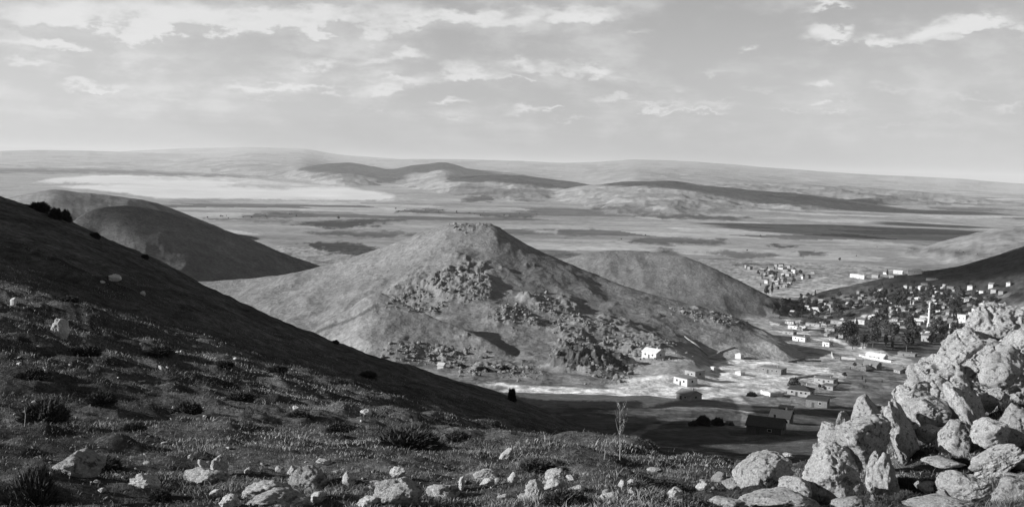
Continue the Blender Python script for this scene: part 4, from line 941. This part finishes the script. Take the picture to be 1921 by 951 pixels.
stalk(1163, 862, 757, 'thin dry branching stalk standing alone on the crest')
for i, (px, b_, t_, lb) in enumerate([(1133, 862, 838, 'short dry stem beside the tall branching stalk'), (46, 800, 765, 'thin bare stem in front of the wide dark thorn bush'), (772, 802, 784, 'little dry stem on top of the broad tussock')]):
    G, r_ = on_ground(px, b_); h_ = (b_ - t_) * r_ / FPX
    M = bpy.data.materials['dry_stem']; o = MB().tube([(0, 0, -.02), (.01, 0, h_ * .6), (0.0, 0, h_)], [.004, .0035, .002], 5).poly([(-.02, 0, h_ * .75), (.02, 0, h_ * .95), (0, 0, h_ * .7)], [[0, 1, 2]]).build('dry_weed', M); o.location = G; tag(o, lb, 'plant')
print('grass', round(time.time() - T0, 1))

# ------------------------------------------------------------------ trees
M_LEAF = blade_mat('leaves', 1.0); M_BARK = plain_mat('bark', .07, .3, .3)
def crown_mesh(name, seed, lobes, n, leaf, tone):
    """leaf clumps spread through several lobes; unit height"""
    rs = np.random.RandomState(seed); c = rs.choice(len(lobes), n, p=np.array([l[3] ** 2 * l[4] for l in lobes]) / sum(l[3] ** 2 * l[4] for l in lobes))
    Lb = np.array(lobes)[c]; U = rs.normal(size=(n, 3)); U /= np.linalg.norm(U, axis=1)[:, None]; q = rs.uniform(0.25, 1, n) ** 0.45
    P = Lb[:, :3] + U * q[:, None] * np.stack([Lb[:, 3], Lb[:, 3], Lb[:, 4]], 1) * (0.85 + 0.3 * fbm(U[:, 0] + seed, U[:, 1], U[:, 2] + c * 3.1, .7, 2))[:, None]
    keep = fbm(P[:, 0] * 7, P[:, 1] * 7, P[:, 2] * 7 + seed, 1, 2) > -0.32
    P, U = P[keep], U[keep]; n = len(P)
    d = U * 0.4 + rs.normal(size=(n, 3)); d /= np.linalg.norm(d, axis=1)[:, None]; e = np.cross(d, rs.normal(size=(n, 3))); e /= np.linalg.norm(e, axis=1)[:, None]
    s_ = leaf * rs.uniform(.6, 1.5, n)[:, None]
    V = np.stack([P - d * s_, P + e * s_ * .6, P + d * s_, P - e * s_ * .6], 1).reshape(-1, 3); F = np.arange(n * 4).reshape(-1, 4)
    t = tone * rs.uniform(.5, 1.6, n); T = np.repeat(t, 4)
    o = new_mesh(name, V, F, M_LEAF, False, {'tone': T}); me = o.data; bpy.data.objects.remove(o); return me
def trunk_mesh(seed, h, r):
    rs = np.random.RandomState(seed); b = MB(); b.tube([(0, 0, -.05), (.01, 0, h * .5), (0, .01, h), (.01, 0, h * 1.5)], [r, r * .8, r * .6, r * .2], 7)
    for i in range(5):
        a = i * 1.3 + seed; b.tube([(0, 0, h * (.7 + .08 * i)), (math.cos(a) * .1, math.sin(a) * .1, h + .12), (math.cos(a) * .2, math.sin(a) * .2, h + .3)], [r * .45, r * .3, r * .1], 5)
    o = b.build('trunk', M_BARK); me = o.data; bpy.data.objects.remove(o); return me
ROUND = [crown_mesh('crown', 1, [(0, 0, .62, .30, .30), (.17, .05, .5, .22, .22), (-.18, .04, .52, .22, .22), (.02, -.16, .45, .2, .2), (0, .1, .8, .18, .16)], 1500, .038, .055),
         crown_mesh('crown', 2, [(0, 0, .58, .28, .32), (.2, -.03, .58, .18, .2), (-.16, -.1, .44, .22, .2), (-.05, .1, .8, .2, .18)], 1400, .038, .05),
         crown_mesh('crown', 3, [(0, 0, .55, .36, .26), (.22, .1, .46, .2, .18), (-.24, 0, .5, .2, .2), (.04, 0, .76, .22, .2)], 1500, .04, .065)]
POPLAR = [crown_mesh('crown', 4, [(0, 0, .55, .10, .43), (.03, 0, .4, .11, .3)], 800, .035, .05), crown_mesh('crown', 5, [(0, 0, .56, .085, .42), (-.02, .02, .35, .1, .25)], 700, .035, .06)]
TRUNK = trunk_mesh(1, .28, .03)
def tree(px, py, hpx, kind, label, group, rs, name='tree', rmin=250):
    G, r_ = on_ground(px, py, rmin); h = hpx * r_ / FPX
    root = empty(name, G, rs.uniform(0, 6.28), label, 'tree', group); root.scale = (h * rs.uniform(.9, 1.25), h * rs.uniform(.9, 1.25), h)
    for nm, me in (('trunk', TRUNK), ('crown', (POPLAR if kind == 'p' else ROUND)[rs.randint(2 if kind == 'p' else 3)])):
        o = bpy.data.objects.new(nm, me); COL.objects.link(o); o.parent = root
    return root
def grove(poly, n, hr, label, group, seed, pp=.2):
    rs = np.random.RandomState(seed); k_ = 0; pts = []
    while k_ < n:
        px = rs.uniform(min(p[0] for p in poly), max(p[0] for p in poly)); py = rs.uniform(min(p[1] for p in poly), max(p[1] for p in poly))
        if not in_poly(np.array([px]), np.array([py]), poly)[0]: continue
        pts.append((py, px)); k_ += 1
    for py, px in sorted(pts): tree(px, py, rs.uniform(*hr), 'p' if rs.rand() < pp else 'r', label, group, rs)
grove([(1580, 640), (1640, 620), (1700, 618), (1718, 640), (1705, 660), (1640, 664), (1592, 655)], 26, (26, 42), 'tall dark tree of the dense grove at the near end of the village', 'trees of the dense grove', 1)
grove([(1430, 582), (1480, 562), (1530, 556), (1600, 562), (1600, 600), (1560, 603), (1500, 606)], 46, (9, 18), 'small dark tree among the scattered houses of the village edge', 'trees at the village edge', 2)
grove([(1600, 565), (1700, 548), (1780, 552), (1870, 565), (1850, 585), (1760, 600), (1640, 603)], 78, (11, 22), 'dark tree among the crowded houses around the minaret', 'trees round the minaret', 3)
grove([(1700, 640), (1740, 615), (1790, 605), (1830, 590), (1800, 625), (1740, 655)], 18, (14, 26), 'tree between the minaret and the bedrock outcrop', 'trees beside the outcrop', 4)
grove([(1420, 512), (1505, 508), (1500, 535), (1450, 548), (1425, 548)], 30, (5, 11), 'small tree of the far hamlet on the plain', 'trees of the far hamlet', 5)
grove([(1600, 540), (1760, 528), (1880, 545), (1880, 556), (1700, 552), (1600, 562)], 24, (6, 12), 'small bush sized tree on the dark slope', 'trees on the dark slope', 6)
grove([(375, 404), (560, 402), (560, 412), (375, 412)], 14, (2.5, 4.5), 'dark scrub tree in the line across the left plain', 'scrub trees on the left plain', 7)
grove([(740, 392), (1010, 400), (1010, 412), (740, 400)], 20, (2.5, 4.5), 'dark scrub tree on the middle plain behind the cone shaped hill', 'scrub trees on the middle plain', 8)
grove([(1100, 430), (1500, 440), (1880, 470), (1880, 490), (1500, 490), (1150, 460)], 12, (2.5, 5), 'lone scrub tree on the right plain', 'scrub trees on the right plain', 9)
grove([(1540, 690), (1690, 680), (1690, 720), (1500, 745)], 10, (6, 12), 'small tree on the pasture below the grove', 'trees on the pasture', 10)
_r = np.random.RandomState(9)
for px, py, h, kd, lb in [(1490, 735, 30, 'r', 'dark tree behind the house with three windows'), (1448, 552, 22, 'p', 'dark poplar at the foot of the smooth hill'), (1438, 555, 16, 'r', 'small round tree beside the dark poplar'), (1664, 518, 14, 'p', 'dark poplar between the white buildings on the plain'), (1506, 740, 20, 'r', 'round tree against the dark roofed house'),
        (1575, 490, 7, 'r', 'lone dark tree on the open plain'), (635, 412, 7, 'r', 'lone tree far out on the left plain')]:
    tree(px, py, h, kd, lb, None, _r)
for i, (px, py, w, h, lb) in enumerate([(1318, 786, 40, 26, 'largest black bush on the shaded valley floor'), (1346, 788, 36, 20, 'wide black bush beside the largest one'), (1300, 792, 22, 14, 'small black bush at the end of the row'), (1368, 792, 26, 12, 'low black bush near the shaded barn'), (1410, 738, 26, 12, 'dark bush at the end of the white retaining wall'),
        (905, 690, 40, 10, 'dark flat bush under the rocky spur'), (945, 688, 36, 12, 'dark bush right of the flat one under the spur'), (865, 684, 24, 10, 'dark bush beside the tiny white hut'), (1560, 722, 26, 10, 'dark bush behind the long pale house')]):
    bush('bush', px, py, w, h, lb, 'bush', 'bushes on the valley floor', LEAFB, 250, i)
print('trees', round(time.time() - T0, 1))

# ------------------------------------------------------------------ houses
M_WALLS = {'white': plain_mat('white_plaster', .50, .25, 2), 'pale': plain_mat('pale_plaster', .27, .25, 2), 'stone': plain_mat('field_stone', .20, .3, .6), 'dim': plain_mat('mud_brick', .09, .25, .8)}
M_ROOFS = {'dark': plain_mat('dark_tiles', .05, .25, .5), 'grey': plain_mat('earth_roof', .17, .2, .8), 'mid': plain_mat('clay_tiles', .12, .25, .5), 'white': plain_mat('sheet_metal', .55, .1, 1.5)}
M_WIN = plain_mat('window_dark', .02, .1, 1); M_DOOR = plain_mat('door_wood', .07, .2, .3)
def house(px, py, wpx, hpx, depth, yaw, roof, wall, roofm, label, group=None, cat='house', name='house', win=2, door=True, rmin=250, detail=True):
    """px, py: foot of the front wall; width and wall height in photo pixels, depth in metres; yaw turns the front, 0 = facing the viewer"""
    G, r_ = on_ground(px, py, rmin); w, h = wpx * r_ / FPX, hpx * r_ / FPX * 1.04
    az = math.atan2(G[0], G[1]); root = empty(name, G, -az + R(yaw), label, cat, group)
    cs, sn = math.cos(-az + R(yaw)), math.sin(-az + R(yaw))
    zs = [ground(G[0] + a * cs - b * sn, G[1] + a * sn + b * cs) for a in (-w / 2, w / 2) for b in (0, depth)]
    fl = max(min(zs) - G[2], -1.3) - 0.3
    m = MB()
    if roof == 'gable':
        rh = 0.22 * depth
        m.poly([(-w/2, 0, fl), (w/2, 0, fl), (w/2, depth, fl), (-w/2, depth, fl), (-w/2, 0, h), (w/2, 0, h), (w/2, depth, h), (-w/2, depth, h), (-w/2, depth/2, h + rh), (w/2, depth/2, h + rh)],
               [[0, 1, 5, 4], [1, 2, 6, 9, 5], [2, 3, 7, 6], [3, 0, 4, 8, 7]])
        m.build('wall', M_WALLS[wall], root)
        q = MB(); e = .35; t = .14; s_ = rh / (depth / 2)
        for sg in (0, 1):
            y0, y1 = (-e, depth / 2) if sg == 0 else (depth + e, depth / 2); z0, z1 = h - e * s_ + .05, h + rh + .05
            vs = [(-w/2 - e, y0, z0), (w/2 + e, y0, z0), (w/2 + e, y1, z1), (-w/2 - e, y1, z1)]; vs += [(a, b, c + t) for a, b, c in vs]
            q.poly(vs, [[3, 2, 1, 0], [4, 5, 6, 7], [0, 1, 5, 4], [1, 2, 6, 5], [3, 0, 4, 7]])
        rf = q.build('roof', M_ROOFS[roofm], root)
    elif roof == 'hip':
        m.box((0, depth / 2, (h + fl) / 2), (w, depth, h - fl)); m.build('wall', M_WALLS[wall], root)
        e = .4; rh = .2 * depth; k2 = min(depth / 2, w / 2 - .3)
        q = MB().poly([(-w/2 - e, -e, h + .003), (w/2 + e, -e, h + .003), (w/2 + e, depth + e, h + .003), (-w/2 - e, depth + e, h + .003), (-w/2 + k2, depth/2, h + rh), (w/2 - k2, depth/2, h + rh)], [[3, 2, 1, 0], [0, 1, 5, 4], [1, 2, 5], [2, 3, 4, 5], [3, 0, 4]])
        rf = q.build('roof', M_ROOFS[roofm], root)
    else:
        m.box((0, depth / 2, (h + fl) / 2), (w, depth, h - fl)); m.build('wall', M_WALLS[wall], root)
        rf = MB().box((0, depth / 2, h + .13), (w + .5, depth + .5, .26)).build('roof', M_ROOFS[roofm], root)
    if detail:
        if roof != 'flat' or w > 9:
            MB().box((w * .22, depth * .55, h + (.22 * depth if roof != 'flat' else .3) + .35), (.5, .5, 1.1)).build('chimney', M_WALLS[wall], rf)
        hh = max(h, 1.6)
        xs = [(-.5 + (i + 1) / (win + 2)) * w for i in range(win + 1)]
        for i, x in enumerate(xs):
            if door and i == win // 2:
                MB().box((x, -.03, min(.95, hh * .35)), (.95, .1, min(1.9, hh * .7))).build('door', M_DOOR, root)
            else:
                f = MB().box((x, -.03, hh * .6), (1.15, .08, min(1.2, hh * .4))).build('window', M_WALLS['white'], root)
                MB().box((x, -.06, hh * .6), (.9, .08, min(.95, hh * .32))).build('pane', M_WIN, f)
        MB().box((w / 2 + .03, depth * .5, hh * .6), (.08, 1.0, min(1.0, hh * .35))).build('window', M_WIN, root)
    return root
HOUSES = [
 (1276, 722, 34, 13, 7, -42, 'flat', 'white', 'grey', 'white fronted house at the bend of the pale track', 2), (1294, 708, 26, 12, 7, -42, 'flat', 'pale', 'grey', 'pale block just behind the white fronted house', 1), (1281, 750, 34, 10, 7, -42, 'gable', 'pale', 'grey', 'low shed with a sloping roof below the pale track', 1),
 (1217, 671, 34, 10, 8, -38, 'gable', 'white', 'white', 'white house by itself under the rocky flank', 2), (1384, 673, 12, 8, 4, -30, 'hip', 'white', 'white', 'small white hut on the pale field', 0), (1336, 697, 6, 8, 1.5, -30, 'flat', 'white', 'white', 'tiny white outhouse on the pale field', 0), (1384, 703, 13, 5, 3.5, -40, 'hip', 'white', 'white', 'small white hut left of the long low house', 0),
 (1444, 700, 44, 9, 7, -25, 'flat', 'stone', 'grey', 'long low stone house with a pale end', 3), (1498, 743, 42, 11, 8, -14, 'hip', 'pale', 'dark', 'house with three windows and a dark roof', 3), (1531, 764, 38, 13, 8, -8, 'flat', 'stone', 'dark', 'square stone house in shade below the dark roofed house', 1), (1472, 772, 24, 6, 5, -10, 'flat', 'pale', 'grey', 'low pale shed in the shade', 0),
 (1432, 814, 64, 13, 8, -10, 'gable', 'dim', 'dark', 'big dark barn on the shaded valley floor', 1), (1462, 792, 36, 9, 7, -10, 'gable', 'dim', 'dark', 'second dark barn behind the big one', 0), (1545, 718, 36, 7, 7, -20, 'flat', 'pale', 'grey', 'long pale house above the stone one in shade', 2), (1552, 731, 20, 7, 6, -20, 'flat', 'pale', 'mid', 'small pale house in front of the long pale one', 1),
 (1631, 693, 26, 9, 7, -25, 'gable', 'stone', 'grey', 'stone shed below the white walled yard', 1), (1640, 674, 34, 6, 7, -25, 'gable', 'white', 'white', 'long white building at the edge of the dense grove', 2), (1498, 640, 26, 8, 8, -30, 'flat', 'white', 'grey', 'white box house on the slope left of the grove', 2), (1549, 650, 14, 8, 6, -30, 'hip', 'white', 'grey', 'small white house right of the white box house', 1),
 (1487, 617, 20, 6, 7, -30, 'flat', 'white', 'mid', 'white house with a dark end at the village edge', 1), (1478, 627, 22, 5, 6, -30, 'flat', 'pale', 'grey', 'low pale house under the white one with a dark end', 1), (1531, 584, 17, 6, 8, -25, 'flat', 'white', 'white', 'white long roofed house among the village edge trees', 1), (1524, 612, 26, 5, 6, -20, 'flat', 'pale', 'grey', 'walled pale yard house by the dirt road', 1),
 (1571, 608, 26, 6, 7, -20, 'flat', 'pale', 'grey', 'pale house along the dirt road into the village', 2), (1556, 622, 18, 6, 7, -20, 'hip', 'pale', 'mid', 'hip roofed house beside the dirt road', 1), (1612, 608, 18, 8, 7, -20, 'gable', 'white', 'mid', 'white gabled house where the dirt road meets the grove', 1), (1664, 617, 24, 8, 8, -25, 'hip', 'pale', 'grey', 'pale house with a broad roof over the grove', 2),
 (1644, 598, 18, 7, 8, -20, 'flat', 'white', 'grey', 'white house uphill of the grove', 1), (1716, 610, 32, 10, 10, -20, 'flat', 'white', 'white', 'large white building beside the minaret', 3), (1733, 600, 14, 7, 8, -20, 'hip', 'white', 'grey', 'small white house touching the foot of the minaret', 1), (1765, 603, 20, 7, 8, -20, 'gable', 'pale', 'mid', 'pale gabled house on the other side of the minaret', 1),
 (1803, 606, 15, 14, 8, -25, 'flat', 'white', 'white', 'tall white two storey house near the outcrop', 2), (1818, 612, 14, 10, 8, -25, 'flat', 'pale', 'grey', 'pale house leaning on the tall white one', 1), (1788, 616, 14, 8, 7, -25, 'hip', 'white', 'mid', 'small white house below the tall white one', 1), (1826, 592, 18, 5, 8, -20, 'flat', 'white', 'grey', 'low white house behind the tall white one', 1),
 (1735, 640, 14, 10, 7, -20, 'gable', 'pale', 'mid', 'pale house between the grove and the outcrop', 1), (1752, 640, 16, 12, 7, -20, 'hip', 'pale', 'mid', 'taller pale house against the outcrop', 1), (1700, 668, 30, 5, 6, -15, 'flat', 'stone', 'grey', 'low stone shed past the grove', 1),
 (1603, 521, 18, 6, 9, -25, 'flat', 'white', 'white', 'white twin block on the plain', 1), (1614, 523, 14, 6, 9, -25, 'flat', 'white', 'white', 'nearer half of the white twin block', 1), (1641, 521, 12, 5, 8, -25, 'gable', 'pale', 'grey', 'pale farm house past the twin block', 1), (1672, 521, 9, 4, 7, -25, 'flat', 'white', 'white', 'white cabin by the dark poplar', 0), (1660, 515, 7, 4, 7, -25, 'flat', 'white', 'grey', 'tiny white cabin beyond the dark poplar', 0),
 (1684, 514, 16, 4, 9, -15, 'gable', 'white', 'white', 'long white stable on the plain', 0), (1716, 515, 24, 6, 12, -10, 'hip', 'white', 'white', 'pale barn with a pyramid roof at the slope foot', 0), (1748, 526, 20, 3, 8, -15, 'flat', 'pale', 'grey', 'long low shed high on the dark slope', 0), (1737, 535, 18, 3, 7, -15, 'flat', 'stone', 'grey', 'long dim shed under the long low one', 0), (1698, 541, 6, 5, 6, -20, 'hip', 'white', 'grey', 'tiny white hut alone on the dark slope', 0),
 (1771, 541, 6, 7, 6, -20, 'flat', 'white', 'grey', 'narrow white house on the dark slope', 0), (1782, 545, 12, 7, 7, -20, 'flat', 'stone', 'mid', 'stone house beside the narrow white one', 1), (1819, 544, 9, 7, 7, -20, 'hip', 'white', 'grey', 'bright white house highest in the dark slope middle', 0), (1757, 554, 7, 7, 6, -20, 'flat', 'white', 'grey', 'white cube house above the minaret tip', 0), (1765, 555, 6, 6, 6, -20, 'flat', 'pale', 'grey', 'pale cube house next to the white cube', 0),
 (1837, 551, 13, 5, 7, -20, 'flat', 'white', 'grey', 'wide white house under the bright white one', 0), (1858, 541, 8, 7, 7, -20, 'gable', 'white', 'grey', 'white pair house toward the frame edge', 0), (1863, 550, 9, 6, 7, -20, 'flat', 'pale', 'mid', 'pale house below the white pair house', 0), (1891, 537, 7, 6, 7, -20, 'hip', 'white', 'grey', 'last white house before the frame edge', 0), (1877, 553, 8, 6, 7, -20, 'flat', 'stone', 'mid', 'dim stone house under the last white one', 0),
 (1777, 567, 9, 5, 7, -20, 'flat', 'white', 'grey', 'white house right above the minaret yard', 0), (1748, 566, 8, 6, 7, -20, 'hip', 'stone', 'mid', 'stone house behind the minaret tip', 0), (1810, 559, 14, 5, 7, -20, 'gable', 'stone', 'mid', 'stone house in the middle of the crowded quarter', 0), (1826, 561, 14, 4, 7, -20, 'flat', 'pale', 'grey', 'flat pale house right of the stone one', 0), (1693, 584, 16, 4, 7, -20, 'gable', 'pale', 'grey', 'pale house roof among trees left of the minaret', 0), (1678, 583, 10, 4, 7, -20, 'flat', 'white', 'grey', 'white house roof left of the pale one', 0),
]
for i, (px, py, w, h, dp, yw, rf, wl, rm, lb, wn) in enumerate(HOUSES):
    house(px, py, w, h, dp, yw, rf, wl, rm, lb, 'houses of the valley and village', win=wn, door=wn > 0, detail=w >= 14)
# the rest of the village: smaller houses, a few kinds repeated
def small_houses(poly, n, wr, label, group, seed):
    rs = np.random.RandomState(seed); k_ = 0
    while k_ < n:
        px = rs.uniform(min(p[0] for p in poly), max(p[0] for p in poly)); py = rs.uniform(min(p[1] for p in poly), max(p[1] for p in poly))
        if not in_poly(np.array([px]), np.array([py]), poly)[0]: continue
        k_ += 1
        w = rs.uniform(*wr)
        house(px, py, w, rs.uniform(3.4, 6), rs.uniform(5, 8), rs.uniform(-50, -5), ['flat', 'gable', 'hip', 'gable'][rs.randint(4)], ['white', 'pale', 'pale', 'stone', 'stone', 'dim'][rs.randint(6)], ['grey', 'mid', 'mid', 'dark', 'white'][rs.randint(5)], label, group, win=1, door=False, detail=w > 8.5)
small_houses([(1392, 502), (1440, 498), (1510, 505), (1530, 515), (1500, 530), (1460, 545), (1430, 530)], 50, (3.5, 9), 'small house of the far hamlet at the mouth of the valley', 'houses of the far hamlet', 1)
small_houses([(1620, 570), (1760, 556), (1860, 562), (1840, 585), (1740, 596), (1630, 600)], 62, (4, 10), 'small house half hidden by trees near the minaret', 'houses among the trees near the minaret', 2)
small_houses([(1600, 552), (1720, 540), (1800, 548), (1700, 560), (1600, 566)], 24, (4, 9), 'small dim house on the dark slope behind the trees', 'dim houses on the dark slope', 3)
small_houses([(1440, 592), (1480, 585), (1560, 595), (1600, 600), (1580, 640), (1500, 628)], 22, (6, 13), 'small plain house along the dirt road', 'houses along the dirt road', 4)
small_houses([(1480, 565), (1540, 560), (1620, 570), (1610, 595), (1500, 592)], 20, (4, 10), 'small house among the trees at the foot of the smooth hill', 'houses at the foot of the smooth hill', 6)
small_houses([(1660, 600), (1740, 596), (1800, 592), (1790, 630), (1740, 636), (1680, 618)], 18, (6, 13), 'pale house packed round the large white building', 'houses packed round the large white building', 7)
small_houses([(1560, 668), (1700, 672), (1700, 700), (1580, 700)], 6, (8, 18), 'low shed on the pasture below the grove', 'sheds below the grove', 8)
# minaret
def minaret(px, py, py_top):
    G, r_ = on_ground(px, py, 250); h = (py - py_top) * r_ / FPX; w = h * .045
    root = empty('minaret', G, 0, 'slender white minaret with a balcony and pointed cap', 'minaret'); m = M_WALLS['white']
    MB().box((0, 0, h * .06), (w * 2.4, w * 2.4, h * .16)).build('base', m, root)
    MB().tube([(0, 0, h * .14), (0, 0, h * .18), (0, 0, h * .68)], [w * 1.15, w, w * .92], 16).build('shaft', m, root)
    b = MB().tube([(0, 0, h * .66), (0, 0, h * .69), (0, 0, h * .72)], [w * .95, w * 1.5, w * 1.5], 16).build('balcony', m, root)
    MB().tube([(0, 0, h * .72), (0, 0, h * .84)], [w * .75, w * .72], 14).build('lantern', m, root)
    c = MB().tube([(0, 0, h * .84), (0, 0, h * .845), (0, 0, h * .98)], [w * .8, w * .95, w * .06], 14).build('cap', M_ROOFS['white'], root)
    MB().tube([(0, 0, h * .97), (0, 0, h)], [w * .06, w * .02], 5).build('finial', m, c)
minaret(1742, 613, 567)
# low walls of yards and fields
def wall(pts, hgt, thick, m, label, rmin=250):
    q = [on_ground(*p, rmin)[0] for p in pts]; mb = MB(); P = []
    for a, b in zip(q[:-1], q[1:]):
        n = max(2, int(np.linalg.norm(b - a) / 3))
        for i in range(n): P.append(a + (b - a) * i / n)
    P.append(q[-1]); rs = np.random.RandomState(len(P)); vs, fs = [], []
    for i, p in enumerate(P):
        t = P[min(i + 1, len(P) - 1)] - P[max(i - 1, 0)]; n = np.array([-t[1], t[0], 0]); n = n / np.linalg.norm(n) * thick / 2; z = ground(p[0], p[1]); hh = hgt * rs.uniform(.8, 1.1)
        vs += [(p[0] - n[0], p[1] - n[1], z - .4), (p[0] + n[0], p[1] + n[1], z - .4), (p[0] + n[0], p[1] + n[1], z + hh), (p[0] - n[0], p[1] - n[1], z + hh)]
        if i: b = 4 * i; fs += [[b - 4, b, b + 3, b - 1], [b - 3, b - 2, b + 2, b + 1], [b - 2, b - 1, b + 3, b + 2]]
    fs += [[0, 3, 2, 1], [4 * len(P) - 4, 4 * len(P) - 3, 4 * len(P) - 2, 4 * len(P) - 1]]
    o = mb.poly(vs, fs).build('stone_wall', m); tag(o, label, 'wall')
wall([(1285, 632), (1312, 654), (1329, 668)], .9, .9, M_WALLS['pale'], 'broken dry stone wall running down the dark flank'); wall([(1329, 669), (1350, 661), (1378, 652)], .9, .9, M_WALLS['pale'], 'pale dry stone wall climbing from the gully')
wall([(1428, 738), (1445, 744), (1470, 741)], 1.8, .6, M_WALLS['white'], 'white retaining wall round the dark pit'); wall([(1560, 664), (1562, 672), (1605, 675)], 1.6, .6, M_WALLS['white'], 'white yard wall with a tall corner'); wall([(1612, 668), (1645, 676), (1672, 680)], 1.4, .6, M_WALLS['white'], 'long white wall below the grove')
wall([(1500, 606), (1560, 602), (1588, 600)], 1.4, .6, M_WALLS['pale'], 'long pale wall along the dirt road'); wall([(1540, 678), (1500, 676), (1478, 680)], 1.0, .6, M_WALLS['stone'], 'low stone wall across the pasture')
wall([(1480, 713), (1520, 706), (1562, 706)], 1.0, .6, M_WALLS['pale'], 'pale curved wall behind the long pale house')
house(826, 691, 12, 6, 4, -20, 'gable', 'white', 'white', 'tiny white hut at the foot of the rocky spur', None, win=0, door=False, detail=False)
print('done', round(time.time() - T0, 1))
